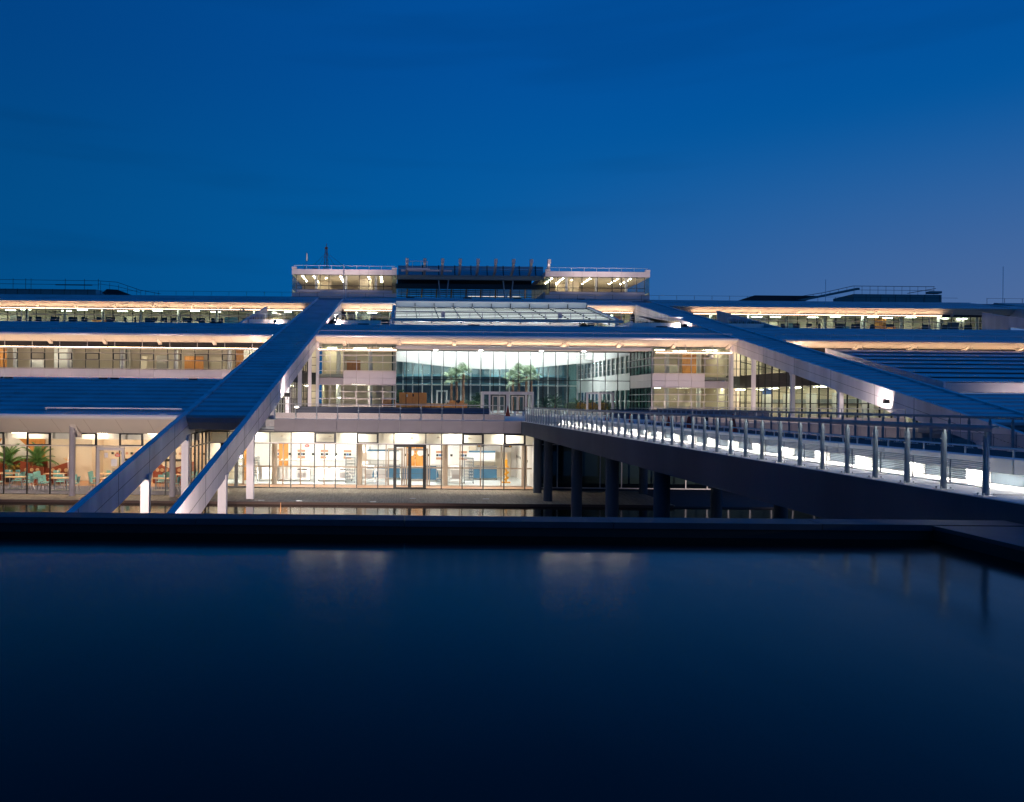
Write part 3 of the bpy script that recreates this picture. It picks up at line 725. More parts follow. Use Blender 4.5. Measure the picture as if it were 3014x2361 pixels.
counter('stainless work counter with towels at the left end of the kitchen', -9.75, -8.7, 52.6, 53.4, -4.5, 'bright')
counter('long stainless range counter with oven door left in the kitchen', -8.5, -6.1, 52.8, 53.6, -4.55, 'bright', extra=stove)
counter('stainless serving counter behind the bright glare in the kitchen', -5.6, -3.2, 52.8, 53.6, -4.55, 'bright', extra=stove)
counter('blue fronted serving counter left of the kitchen double door', -2.3, .1, 54.3, 55.2, -4.45, 'navy', extra=hood)
counter('low blue counter seen through the kitchen double door', .2, 1.9, 53.6, 54.4, -4.5, 'navy')
counter('blue fronted counter right of the kitchen double door', 1.75, 3.0, 53.2, 54.1, -4.35, 'navy')
counter('blue serving counter with slanted white guard at the right', 5.0, 7.0, 54.6, 55.5, -4.5, 'navy', extra=hood)
def rack(label, x, y, h=1.75, w=.62):
    t = thing('tray_trolley', label, 'trolley', (x, y, -5.48), 0, 'tray trolleys in the kitchen')
    f = MB()
    for a in (-w/2, w/2):
        for b in (-.25, .25): f.box(a-.018, a+.018, b-.018, b+.018, .08, h)
    f.box(-w/2, w/2, -.26, .26, h-.02, h+.01); obj('trolley_frame', f, M['steel'], t)
    for k in range(8): piece('shelf', (w, .5, .025), M['steel'], t, (0, 0, .22+k*(h-.3)/7))
    g = MB()
    for k in range(7):
        for j in range(5): g.lathe([(.03, 0), (.04, .10)], (-w/2+.08+j*.115, -.15, .24+k*(h-.3)/7), 7)
    tag(obj('glasses', g, M['conew'], t), kind='stuff')
    c = MB()
    for a in (-w/2, w/2):
        for b in (-.22, .22): c.tube([(a-.02, b, .04), (a+.02, b, .04)], .04, 8)
    obj('castors', c, M['black'], t)
rack('tall grey tray trolley right of the glare in the kitchen', -2.95-.35, 52.2); rack('tall grey glass trolley between the two round columns at the right', 4.75, 52.3)
rack('narrow grey tray trolley at the left edge of the kitchen', -10.2, 54.5, 1.5, .5)
def dish(label, x, y):
    t = thing('dish_cart', label, 'cart', (x, y, -5.48), 0, 'dish carts in the kitchen')
    f = MB().box(-.42, .42, -.3, .3, .30, .34).box(-.42, .42, -.3, .3, .10, .13)
    for a in (-.4, .4): f.box(a-.02, a+.02, -.02, .02, .02, 1.25)
    f.box(-.42, .42, -.03, .03, 1.22, 1.26); obj('cart_frame', f, M['bright'], t)
    obj('basin', MB().prism_y([(-.36, .95), (.36, .95), (.26, .62), (-.26, .62)], -.25, .2), M['conew'], t)
    obj('bin', MB().box(-.24, .24, -.22, .2, .345, .60), M['lframe'], t)
    g = MB()
    for j in range(5): g.lathe([(.05, 0), (.07, .07), (.03, .12)], (-.3+j*.15, 0, 1.07), 8)
    obj('hanging_cups', g, M['bright'], t)
dish('left stainless dish cart with white basin by the round column', -2.05, 52.0); dish('right stainless dish cart with white basin by the round column', -1.15, 52.0)
dish('stainless dish cart with boxes just right of the double door', 2.95, 52.2); dish('stainless dish cart beside the tall glass trolley', 3.85, 52.2)
# yellow standing figure-like rack
t = thing('yellow_stand', 'yellow upright stand with three tilted boxes near the right kitchen wall', 'stand', (7.35, 52.6, -5.48))
obj('foot_plate', MB().box(-.28, .28, -.14, .14, .02, .11), M['yellow'], t)
obj('upright', MB().box(-.05, .05, -.05, .05, .11, 1.55), M['yellow'], t)
obj('upper_sleeve', MB().box(-.08, .08, -.07, .07, 1.15, 1.62), M['yellow'], t)
obj('pale_tip', MB().lathe([(.045, 1.62), (.04, 1.9), (.005, 2.05)], (0, 0, 0), 8), M['table'], t)
for k in range(3):
    mm_ = Matrix.Translation((.02, -.02, .32+k*.36)) @ Matrix.Rotation(R(-38), 4, 'Y')
    obj('tilted_box', MB().box(-.17, .17, -.09, .09, -.07, .07, mm_), M['yellow'], t)
t = thing('extractor_hood', 'stainless extractor hood with striped warning panels at the right', 'hood', (6.9, 55.9, -3.0))
obj('hood_body', MB().box(-1.25, 1.25, -.3, .3, -.55, .0), M['bright'], t)
for a in (-1.0, 1.0): piece('warning_panel', (.5, .02, .16), M['black'], t, (a, -.315, -.12)); piece('warning_light', (.07, .02, .07), M['yellow'], t, (a*1.12, -.33, -.12))
t = thing('upright_oven', 'stainless upright oven with dark glass window in the kitchen', 'oven', (-.2-2.2, 55.9, -5.48))
obj('oven_body', MB().box(-.35, .35, -.3, .3, .9, 2.25), M['bright'], t); obj('oven_window', MB().box(-.28, .2, -.33, -.31, 1.2, 1.8), M['beige'], t)

# ============================================================ cafe furniture
def make_chair():
    t = thing('cafe_chair', '', 'chair', (0, 0, 0), 0, 'teal chairs around the cafe tables')
    obj('seat', MB().box(-.21, .21, -.21, .20, .43, .465), M['teal'], t)
    b = MB(); n = 5
    for i in range(n):
        a0 = -1+2*i/n; a1 = -1+2*(i+1)/n
        b.hexa([(a0*.21, .20+.05*a0*a0*-1, .50), (a1*.21, .20-.05*a1*a1, .50), (a1*.21, .225-.05*a1*a1, .50), (a0*.21, .225-.05*a0*a0, .50)],
               [(a0*.23, .27-.06*a0*a0, .86), (a1*.23, .27-.06*a1*a1, .86), (a1*.23, .295-.06*a1*a1, .86), (a0*.23, .295-.06*a0*a0, .86)])
    obj('backrest', b, M['teal'], t)
    for sx_ in (-1, 1):
        obj('leg', MB().tube([(sx_*.19, -.17, .43), (sx_*.22, -.24, 0)], .013, 5), M['bright'], t)
        obj('leg', MB().tube([(sx_*.2, .23, .62), (sx_*.19, .16, .42), (sx_*.22, .27, 0)], .013, 5), M['bright'], t)
    return t
def make_table():
    t = thing('cafe_table', '', 'table', (0, 0, 0), 0, 'beech cafe tables')
    obj('tabletop', MB().box(-.6, .6, -.4, .4, .715, .745), M['table'], t)
    for a in (-.35, .35): obj('leg', MB().tube([(a, 0, .03), (a, 0, .715)], .035, 8), M['steel'], t)
    obj('base', MB().box(-.5, .5, -.25, .25, 0, .03), M['bright'], t)
    return t
def make_glass():
    t = tag(obj('wine_glass', MB().lathe([(.035, 0), (.006, .01), (.006, .08), (.04, .11), (.042, .17), (.03, .20)], (0, 0, 0), 8), M['conew']), '', 'glass', 'wine glasses on the cafe tables'); return t
chair0 = make_chair(); table0 = make_table(); glass0 = make_glass()
tb = [(-26.3, 46.6, 'at the left edge of the photo'), (-23.3, 46.7, 'in front of the left palm'), (-20.4, 46.3, 'left of the round concrete column'),
      (-17.4, 46.4, 'right of the round concrete column'), (-21.9, 48.9, 'behind, in front of the wavy partition'), (-25.0, 49.0, 'behind the front row on the left'), (-18.6, 49.2, 'behind the round concrete column'), (-14.4, 46.6, 'beneath the sloping beam on the right'), (-13.7, 49.0, 'next to the square columns at the back right')]
first = True
pos = ['near left', 'near right', 'far left', 'far right']
for ti, (x, y, w) in enumerate(tb):
    tt = table0 if ti == 0 else copy_tree(table0)
    tt.location = (x, y, -5.48); tt.rotation_euler = (0, 0, R(random.uniform(-6, 6)))
    tt['label'] = 'beech topped cafe table '+w
    gg = glass0 if ti == 0 else copy_tree(glass0)
    gg.location = (x+.15, y+.05, -5.48+.745); gg['label'] = 'wine glass on the cafe table '+w
    for k, (dx, dy, rz) in enumerate(((-.95, -.22, 90), (.95, -.22, -90), (-.3, .72, 0), (.35, .74, 0), (-.98, .30, 90))):
        if k == 4 and ti % 2: continue
        c = chair0 if first else copy_tree(chair0); first = False
        c.location = (x+dx+random.uniform(-.06, .06), y+dy+random.uniform(-.06, .06), -5.48); c.rotation_euler = (0, 0, R(rz+random.uniform(-14, 14)))
        side = ('left side, near', 'right side, near', 'far side, left', 'far side, right', 'left side, far')[k]
        c['label'] = 'teal chair, '+side+', of the table '+w.replace(', in front of', ' near').replace('next to', 'by')
# wavy partitions with portholes
def wavy(label, x0, x1, y, hs):
    t = thing('wavy_partition', label, 'partition', ((x0+x1)/2, y, -5.48), 0, 'wavy red brown partitions'); w = (x1-x0)/2
    n = 14; top = []
    for i in range(n+1):
        u = i/n; h = hs[0]+(hs[1]-hs[0])*(.5-.5*math.cos(math.pi*u)); top.append((-w+2*w*u, h))
    obj('panel', MB().prism_y([(w, 0), (-w, 0)]+top, -.03, .03), M['redwood'], t)
    for k in range(3):
        m = MB(); nn = 16; cx = -w+2*w*(.25+.25*k)
        m.pts([(cx+.12*math.cos(2*math.pi*i/nn), yy, .88+.12*math.sin(2*math.pi*i/nn)) for yy in (-.045, .045) for i in range(nn)],
              [tuple(range(nn)), tuple(range(2*nn-1, nn-1, -1))]+[(i, i+nn, (i+1) % nn+nn, (i+1) % nn) for i in range(nn)])
        obj('porthole', m, M['table'], t)
wavy('red brown wavy partition sloping down to the right, left of the pair', -24.6, -23.1, 49.9, (1.42, 1.05))
wavy('red brown wavy partition rising to the right beside the coat stand', -22.9, -21.2, 49.9, (1.0, 1.42))
wavy('red brown wavy partition under the sloping beam', -16.2, -15.0, 50.6, (1.4, 1.0)); wavy('red brown wavy partition behind the pink square column', -14.8, -13.5, 50.6, (1.05, 1.45))
t = thing('coat_stand', 'slim metal coat stand with brass knobs beside the wavy partition', 'coat stand', (-21.2, 49.2, -5.48))
obj('pole', MB().tube([(0, 0, 0), (0, 0, 1.75)], .022, 8), M['bright'], t); obj('base', MB().lathe([(.2, 0), (.2, .03), (.03, .06)]), M['bright'], t)
kn = MB()
for k in range(8):
    a = k*math.pi/4; r = .16+.1*(k % 2); p = (r*math.cos(a), r*math.sin(a), 1.62+.1*(k % 2)); kn.tube([(0, 0, 1.55), p], .01, 5); kn.lathe([(.01, -.03), (.035, 0), (.01, .03)], p, 8)
obj('hooks', kn, M['yellow'], t)
# planting
def leaflet_frond(n=16, L=1.1):
    m = MB(); pts = [(0, 0, 0)]
    for i in range(n):
        u = i/(n-1); y = L*u; z = .75*L*u-.75*L*u*u
        wl_ = .30*(1-abs(u-.45)*1.1)
        for s in (-1, 1):
            a = Vector((0, y, z)); b = Vector((s*wl_, y+.20, z-.04-.10*u)); c = Vector((s*wl_*.4, y+.13, z+.0)); d = Vector((s*wl_*.45, y+.06, z-.01))
            m.pts([a, d, b, c], [(0, 1, 2, 3)])
    m.tube([(0, L*u, .75*L*u-.75*L*u*u) for u in (0, .3, .6, 1)], [.018, .014, .01, .004], 4)
    return m
def fan_leaf(n=16, r=.62, pet=.55):
    m = MB(); m.tube([(0, 0, 0), (0, pet, .10)], [.018, .010], 4)
    for i in range(n):
        a0 = R(-130+260*i/n); a1 = R(-130+260*(i+.72)/n); am = (a0+a1)/2; rr = r*(.75+.25*math.cos(am*.6))*random.uniform(.9, 1.05)
        k = .10+.18*abs(math.sin(am))
        m.pts([(0, pet, .10), (rr*.62*math.sin(a0), pet+rr*.62*math.cos(a0), .10-k*.25), (rr*math.sin(am), pet+rr*math.cos(am), .10-k), (rr*.62*math.sin(a1), pet+rr*.62*math.cos(a1), .12-k*.25)], [(0, 1, 2, 3)])
    return m
FR = {k: leaflet_frond().mesh('frond', M[k]) for k in ('leaf', 'leafd', 'leafl')}
FN = {k: fan_leaf().mesh('fan_leaf', M[k]) for k in ('leafl', 'leaf')}
def palm(name, label, loc, h, kind, mkey, nl, scale=1., group=None, r=.16, pot=None, lean=(0, 0)):
    t = thing(name, label, 'palm tree' if name == 'fan_palm' else 'palm plant', loc, 0, group)
    if h > .3:
        tr = MB(); k = 8; tr.tube([(lean[0]*(i/k)**2, lean[1]*(i/k)**2, h*i/k) for i in range(k+1)], [r*(1.12-.25*i/k+.05*(i % 2)) for i in range(k+1)], 10)
        obj('trunk', tr, M['trunk'], t)
    if pot: obj('pot', MB().lathe([(.22, 0), (.30, .42), (.27, .44), (.26, .38)]), M[pot], t)
    for i in range(nl):
        az = i*2.4+random.uniform(-.3, .3); el = R((78-105*(i/nl) if kind != 'fan' else 84-140*(i/nl))+random.uniform(-12, 12))
        o = link('leaf', (FN if kind == 'fan' else FR)[mkey], t, (lean[0], lean[1], max(h, .35)-.05))
        o.rotation_euler = (el, 0, az); s = scale*random.uniform(.82, 1.12); o.scale = (s, s, s)
    return t
def shrub(label, loc, rx, rz_, n, mkey, group=None, leaf=.12):
    rnd = random.Random(len(label)*7+int(abs(loc[0])*10))
    t = thing('shrub', label, 'shrub', loc, 0, group); m = MB()
    for i in range(n):
        a = rnd.uniform(0, 6.283); rr = math.sqrt(rnd.random()); z = rnd.random()**.7; q = rr*(1-.5*z*z)
        p = Vector((rx*q*math.cos(a), .45*rx*q*math.sin(a), .06+rz_*z)); s = leaf*rnd.uniform(.6, 1.3)
        d = Vector((rnd.uniform(-1, 1), rnd.uniform(-1, 1), rnd.uniform(-.2, 1))).normalized(); e = d.cross(Vector((rnd.uniform(-1, 1), rnd.uniform(-1, 1), rnd.uniform(-1, 1)))).normalized()
        m.pts([p, p+d*s*.6+e*s*.3, p+d*s*1.3, p+d*s*.6-e*s*.3], [(0, 1, 2, 3)])
    obj('foliage', m, M[mkey], t)
    st = MB()
    for i in range(4): st.tube([(0, 0, 0), (rx*.5*math.cos(i*1.6), .2*rx*math.sin(i*1.6), rz_*.6)], .015, 4)
    obj('stems', st, M['trunk'], t); return t
palm('feather_palm', 'feathery green potted palm left of the glass mullion in the cafe', (-25.7, 50.6, -5.48), 1.3, 'fr', 'leaf', 22, 1.05, 'potted palms in the cafe', .07, 'black')
palm('feather_palm', 'feathery green potted palm right of the glass mullion above the wavy partition', (-23.95, 50.9, -5.48), 1.3, 'fr', 'leaf', 22, 1.05, 'potted palms in the cafe', .07, 'black')
shrub('yellow green bush behind chairs at the far left of the cafe', (-25.4, 50.9, -5.0), .9, .5, 320, 'leafy')

# ============================================================ podium, parapets and balustrades
pod = tag(obj('podium', MB().box(-12.0, 8.9, 48.85, 90, -1.6, -1.16).box(8.9, 36, 48.85, 110, -1.6, -1.16).box(-12, 8.9, 90, 110, -1.6, -1.16), M['walk']), kind='structure')
for x0, n, w in ((-7.95, 12, 1.325), (15.6, 12, 1.37)):
    for i in range(n): piece('edge_panel', (w-.012, .10, .80), M['concrete'], pod, (x0+(i+.5)*w, 48.80, -1.535))
obj('edge_beam', MB().box(XL1-3.6, -7.96, 49.1, 49.3, -1.95, -1.16), M['roof_dark'], pod)
obj('podium_underside', MB().box(8.9, 36, 48.9, 56, -1.98, -1.62), M['roof_dark'], pod)
def balustrade(label, x0, n, w):
    t = thing('glass_balustrade', label, 'balustrade', (0, 48.72, -1.16), 0, 'balustrades along the podium edge')
    obj('handrail', MB().tube([(x0, 0, 1.0), (x0+n*w, 0, 1.0)], .025, 8), M['lframe'], t)
    cb = MB()
    for z in (.56, .78): cb.tube([(x0, 0, z), (x0+n*w, 0, z)], .006, 4)
    obj('cables', cb, M['steel'], t)
    for i in range(n+1): piece('post', (.035, .05, 1.02), M['steel'], t, (x0+i*w, 0, .49))
    for i in range(n):
        f = piece('infill_panel', (w-.10, .012, .34), M['panelmesh'], t, (x0+(i+.5)*w, 0, .25))
        for z in (.075, .425): piece('infill_frame', (w-.08, .02, .02), M['lframe'], t, (x0+(i+.5)*w, -.004, z))
    return t
M['panelmesh'] = mat('woven_metal_mesh', (.42, .38, .37), .5, .4, .25, 40, 0, 1, None, (.3, 1, 1.5))
balustrade('balustrade with metal mesh panels above the kitchen, left of the bridge', -7.9, 11, 1.325)
balustrade('balustrade with pink lit mesh panels right of the bridge', 15.9, 12, 1.35)
t = thing('terrace_parapet', 'dark blue solid parapet on the terrace left of the entrance', 'wall', (0, 60, -1.16), 0, 'solid parapets on the terrace')
obj('wall_body', MB().box(-8.0, 7.0, 0, .25, 0, .74), M['blueconc'], t); obj('wall_cap', MB().box(-8.02, 7.02, -.02, .27, .74, .77), M['dark'], t)
t = thing('terrace_parapet', 'dark blue solid parapet behind the bridge railing, right of the entrance', 'wall', (0, 60, -1.16), 0, 'solid parapets on the terrace')
obj('wall_body', MB().box(16.5, 28.9, 0, .25, 0, .74), M['blueconc'], t); obj('wall_cap', MB().box(16.48, 28.92, -.02, .27, .74, .77), M['dark'], t)
obj('thin_rail', MB().tube([(16.5, .1, .86), (31, .1, .86)], .015, 6), M['steel'], t)

# ============================================================ the entrance hall
H = thing('entrance_hall', 'tall bright glazed entrance hall between the two office bays', 'building', (0, 0, 0))
zs_h = [-1.15, 1.25, 2.5, 5.6]
hg = curtain(H, 'hall_glazing', -.65, 19, 1.345, 83.0, [-1.15, 2.5, 5.58], 'gg', fw=.07, frame=M['dark'], gl=M['glass'], skip=[(i, 0) for i in (7, 8, 9, 10)])
for i in (7, 8, 9, 10): piece('pane', (1.27, .012, 1.18), M['glass'], hg, (-.65+(i+.5)*1.345, 83, 1.88))
obj('hall_soffit', MB().box(-.8, 25.1, 77.9, 83.2, 5.60, 5.72), M['white'], H)
for x in (3.8, 8.6, 9.3, 14.2, 15.0, 19.5, 20.6, 1.6): 
    for y in (81.5,): obj('soffit_downlight', MB().lathe([(.2, -.02), (.2, 0)], (x, y+random.choice((0, -2.2)), 5.58), 12), M['lamp_f'], H)
hf = obj('hall_floor', MB().box(-1.0, 24.9, 83.1, 109, -1.155, -1.13), M['kfloor'], H)
# right and left walls of the hall with window bands
def hallwall(x, s):
    ys = [(83.2, 108)]
    m = MB()
    xa, xb = (x, x+.25) if s > 0 else (x-.25, x)
    m.box(xa, xb, 83.2, 108, 1.55, 3.40); m.box(xa, xb, 83.2, 108, 5.35, 9.0)
    n = 13; w = 24.8/n
    for i in range(n+1): y = 83.2+i*w; m.box(xa+.003, xb-.003, y-.22, y+.22, 3.40, 5.35); m.box(xa+.003, xb-.003, y-.12, y+.12, -1.13, 1.55)
    o = obj('hall_side_wall', m, M['white'], H)
    f = MB()
    for i in range(n):
        y0 = 83.2+i*w+.22; y1 = y0+w-.44
        piece('pane', (.012, round(y1-y0, 3), 1.9), M['glassteal'], o, ((xa+xb)/2, (y0+y1)/2, 4.37))
        piece('pane', (.012, round(w-.28, 3), 2.66), M['glassteal'], o, ((xa+xb)/2, (y0+y1)/2, .2))
        for z in (4.05, 4.7): f.box((xa+xb)/2-.03, (xa+xb)/2+.03, y0, y1, z-.03, z+.03)
        f.box((xa+xb)/2-.028, (xa+xb)/2+.028, (y0+y1)/2-.03, (y0+y1)/2+.03, 3.4, 5.35)
        f.box((xa+xb)/2-.03, (xa+xb)/2+.03, y0-.1, y1+.1, .33, .39)
    obj('window_bars', f, M['white'], o)
    xo = x+s*3.0
    r = obj('side_room', MB().box(min(xo, xo+.1), max(xo, xo+.1), 83, 108, -1.1, 6), M['gfloor'], H)
hallwall(24.95, 1); hallwall(-.9, -1)
# splayed return glazing right of the hall, blades carried round the corner
for x0 in (24.95, -.75):
    g = curtain(H, 'return_glazing', 76.1, 6, 1.14, 0, [3.08, 3.92, 4.62, 5.55], 'ggg', fw=.05, gl=M['glassteal']); g.rotation_euler = (0, 0, R(90)); g.location = (x0, 0, 0)
    g = curtain(H, 'return_glazing', 76.1, 6, 1.14, 0, [-1.15, .33, 1.05, 1.68], 'ggg', fw=.05, gl=M['glassteal']); g.rotation_euler = (0, 0, R(90)); g.location = (x0, 0, 0)
    for i in range(6):
        for z, h in ((2.04, .68), (2.72, .68)): piece('panel', (.07, 1.12, h-.02), M['panel'], H, (x0-.02 if x0 > 0 else x0+.02, 76.1+(i+.5)*1.14, z))
    bl = MB()
    s = -1 if x0 > 0 else 1
    for z in (3.92, 4.62, 1.0, .3, -.4): bl.box(min(x0, x0+s*.22), max(x0, x0+s*.22), 76.0, 82.9, z-.02, z+.02)
    obj('sunshade_blades', bl, M['lframe'], H)
# back glazing
bg = curtain(H, 'courtyard_glazing', -.9, 19, 1.36, 108.0, [-1.1, 2.5, 6.2], 'gg', fw=.16, frame=M['white'], gl=M['glassd'])
obj('courtyard_end_walls', MB().box(-1.5, -1.25, 108.2, 116, -1.15, 12).box(25.4, 25.6, 108.2, 116, -1.15, 12), M['plant'], H)
for x in (3, 9, 15, 21): piece('added_courtyard_lamp', (1.2, .4, .05), M['lamp_c2'], H, (x, 113.5, 6.0))  # unseen lamps added to brighten the view through the back glazing
obj('courtyard_door', MB().box(5.15, 5.37, 107.7, 107.86, -1.1, 1.75).box(6.5, 6.72, 107.7, 107.86, -1.1, 1.75).box(5.37, 6.5, 107.71, 107.85, 1.5, 1.75), M['white'], bg)
# curved bulkhead
n = 24; bot = []
for i in range(n+1):
    u = i/n; bot.append((-.9+25.8*u, 5.35-.95*math.sin(math.pi*u)**1.3))
cb = obj('curved_bulkhead', MB().prism_y(bot+[(24.9, 5.75), (-.9, 5.75)], 99.8, 100.1), M['white'], H)
gal = MB().box(-.9, 24.9, 100.1, 103.5, 5.5, 5.72); gal.box(-.9, 24.9, 99.95, 100.02, 6.35, 6.42)
obj('gallery', gal, M['white'], H)
gr = MB()
for i in range(40): gr.box(-.8+i*.66, -.76+i*.66, 99.96, 100.01, 5.75, 6.35)
obj('gallery_rail', gr, M['lframe'], H)
obj('gallery_wall', MB().box(-.9, 24.9, 104, 104.2, 5.72, 9.4), M['white'], H)
obj('hall_ceiling', MB().box(-.9, 24.9, 83.3, 89.4, 8.1, 8.2), M['white'], H)
for x in (2.5, 7.3, 12.2, 17, 21.8):
    for y in (85.6, 88.4): piece('hall_lamp', (1.6, .6, .03), M['lamp_h'], H, (x, y, 8.06))
    for y in (93.5, 97.5, 101.8): piece('hall_lamp', (1.6, .5, .05), M['lamp_h'], H, (x, y, 8.4))
sus = MB()
for x in (2.5, 7.3, 12.2, 17, 21.8): sus.box(x-.03, x+.03, 89.4, 104, 8.43, 8.48)
obj('lamp_beams', sus, M['white'], H)
# dark courtyard things behind the back glass
obj('courtyard_wall', MB().box(-1.2, 25.6, 116, 116.3, -1.15, 15), M['concrete'], H); obj('courtyard_floor', MB().box(-1.2, 25.6, 108.3, 116, -1.2, -1.12), M['asphalt'], H)
cwb = MB()
for z in (2.6, 3.9): cwb.box(-1, 25.3, 114.5, 115.9, z, z+.35)
for k in range(7): cwb.box(.5+k*4, .7+k*4, 115.4, 115.9, -1.1, 8)
obj('courtyard_balcony', cwb, M['louvre'], H)
obj('hall_end_wall', MB().box(-1.2, 25.6, 108.2, 108.5, 6.2, 12.5), M['white'], H)
# skylight over the hall
sk_m = mat('milky_skylight_glow', (.55, .62, .60), .25, 0, .06, .6, 0, 1, None, None, (.90, 1.0, .96), .62)  # emission in the panes stands in for hall light shining through
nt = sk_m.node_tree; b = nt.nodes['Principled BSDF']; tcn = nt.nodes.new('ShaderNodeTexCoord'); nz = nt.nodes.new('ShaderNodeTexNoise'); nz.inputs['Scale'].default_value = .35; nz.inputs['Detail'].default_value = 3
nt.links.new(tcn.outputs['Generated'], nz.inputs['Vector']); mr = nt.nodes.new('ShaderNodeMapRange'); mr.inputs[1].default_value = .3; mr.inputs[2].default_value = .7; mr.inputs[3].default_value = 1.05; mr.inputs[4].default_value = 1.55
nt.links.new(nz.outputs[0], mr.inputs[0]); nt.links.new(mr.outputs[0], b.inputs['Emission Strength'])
YS0, YS1 = 89.6, 103.0
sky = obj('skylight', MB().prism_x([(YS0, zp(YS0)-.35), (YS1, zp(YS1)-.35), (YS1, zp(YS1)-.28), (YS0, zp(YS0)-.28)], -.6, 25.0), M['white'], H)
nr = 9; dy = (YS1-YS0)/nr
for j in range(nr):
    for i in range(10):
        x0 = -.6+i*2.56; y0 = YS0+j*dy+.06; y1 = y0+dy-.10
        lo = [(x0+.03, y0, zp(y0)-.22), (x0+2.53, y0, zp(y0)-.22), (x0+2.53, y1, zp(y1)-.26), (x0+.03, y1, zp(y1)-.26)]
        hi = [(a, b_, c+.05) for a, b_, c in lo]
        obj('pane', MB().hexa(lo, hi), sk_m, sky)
rb = MB()
for i in range(11):
    x = -.6+i*2.56; rb.hexa([(x-.035, YS0, zp(YS0)-.1), (x+.035, YS0, zp(YS0)-.1), (x+.035, YS1, zp(YS1)-.1), (x-.035, YS1, zp(YS1)-.1)], [(x-.035, YS0, zp(YS0)-.01), (x+.035, YS0, zp(YS0)-.01), (x+.035, YS1, zp(YS1)-.01), (x-.035, YS1, zp(YS1)-.01)])
    rb.box(x-.04, x+.04, YS1-.05, YS1+.05, zp(YS1), zp(YS1)+.45)
obj('rafters', rb, M['dark'], sky)
tr_ = MB()
for j in range(nr+1): y = YS0+j*dy; tr_.box(-.6, 25, y-.05, y+.05, zp(y)-.19, zp(y)-.085)
obj('purlins', tr_, M['dark'], sky)
for x in (-.85, 25.2): obj('side_kerb', MB().prism_x([(YS0-.3, zp(YS0)-1), (YS1, zp(YS1)-1.2), (YS1, zp(YS1)+.16), (YS0-.3, zp(YS0)+.12)], x-.22, x+.22), M['roof'], sky)
obj('head_band', MB().box(-.6, 25, YS1+.1, YS1+.2, zp(YS1)-.6, 13.6), M['white'], sky)
# entrance vestibule
v = obj('vestibule', MB().box(8.75, 14.2, 81.3, 82.9, .92, 1.22).box(8.75, 8.95, 81.31, 82.9, -1.15, .92).box(14.0, 14.2, 81.31, 82.9, -1.15, .92).box(11.3, 11.6, 81.31, 81.5, -1.15, .92).box(9.45, 9.62, 81.31, 81.45, -1.15, .92).box(13.3, 13.48, 81.31, 81.45, -1.15, .92), M['wing'], H)
for a in (9.72, 11.75):
    f = MB().box(a, a+.07, 81.2, 81.30, -1.13, .86).box(a+1.43, a+1.5, 81.2, 81.30, -1.13, .86).box(a+.07, a+1.43, 81.205, 81.295, .79, .86)
    d = obj('entrance_door', f, M['dark'], v)
    l = MB()
    for c in (a+.10, a+.77):
        l.box(c, c+.09, 81.22, 81.28, -1.12, .78); l.box(c+.54, c+.63, 81.22, 81.28, -1.12, .78); l.box(c+.09, c+.54, 81.225, 81.275, .68, .78); l.box(c+.09, c+.54, 81.225, 81.275, -1.12, -1.0)
    obj('door_leaf_frame', l, M['soffit'], d)
    for c in (a+.415, a+1.085): piece('pane', (.45, .012, 1.7), M['glass'], d, (c, 81.25, -.16))
for a, b in ((9.04, 9.4), (13.55, 13.93)): piece('pane', (b-a, .012, 2.0), M['glass'], v, ((a+b)/2, 81.4, -.12))
# glazed side entrance frame on the right
v2 = obj('side_entrance', MB().box(20.15, 20.35, 82.75, 82.93, -1.13, 1.25).box(22.9, 23.1, 82.75, 82.93, -1.13, 1.25).box(21.45, 21.7, 82.75, 82.93, -1.13, 1.1).box(20.35, 22.9, 82.76, 82.92, 1.08, 1.25), M['wing'], H)

# ---- things in the hall
t = thing('reception_desk', 'long orange wood reception desk left inside the entrance hall', 'desk', (0, 86.2, -1.13))
obj('desk_front', MB().box(-.4, 7.6, -.05, .05, 0, .98), M['deskwood'], t); obj('desk_top', MB().box(-.45, 7.7, -.2, .5, .98, 1.05), M['table'], t)
for i in range(7): piece('front_joint', (.015, .01, .95), M['redwood'], t, (.6+i*1.1, -.058, .49))
obj('raised_screen', MB().box(3.9+1.5, 7.2+.1, 1.0, 1.1, 0, 1.38), M['deskwood'], t)
t = thing('wood_screen', 'orange wood screen wall behind the reception desk', 'screen', (0, 88.0, -1.13))
obj('panel', MB().box(-.05, 3.1, 0, .12, 0, 2.25), M['deskwood'], t)
for i in range(3): piece('panel_joint', (.015, .01, 2.2), M['redwood'], t, (.7+i*.8, -.006, 1.12))
piece('paper_notice', (.2, .01, .3), M['white'], t, (.85, -.01, 1.9)); piece('control_box', (.16, .03, .3), M['black'], t, (1.55, -.02, 1.95))
for k, (x, w) in enumerate(((5.6, 'left'), (6.8, 'right'))): 
    t = thing('monitor', 'small pale monitor, %s of two on the reception desk' % w, 'monitor', (x-.2, 86.5, -.08), 0, 'monitors on the reception desk')
    obj('screen', MB().box(-.22, .22, 0, .04, .1, .38), M['conew'] if k == 0 else M['black'], t); obj('stand', MB().box(-.08, .08, 0, .12, 0, .1), M['black'], t)
pal = [(6.55, 97, 4.1, 'leafl', 'left trunk of the left palm cluster'), (7.25, 97.6, 4.35, 'leafl', 'middle trunk of the left palm cluster'), (8.0, 96.6, 4.8, 'leafl', 'right trunk of the left palm cluster'),
       (14.3, 97.2, 4.0, 'leafl', 'first trunk of the right palm cluster'), (15.1, 97.6, 4.9, 'leafl', 'second trunk of the right palm cluster'), (15.95, 96.8, 4.4, 'leafl', 'third trunk of the right palm cluster'), (16.7, 97.4, 4.6, 'leafl', 'fourth trunk of the right palm cluster')]
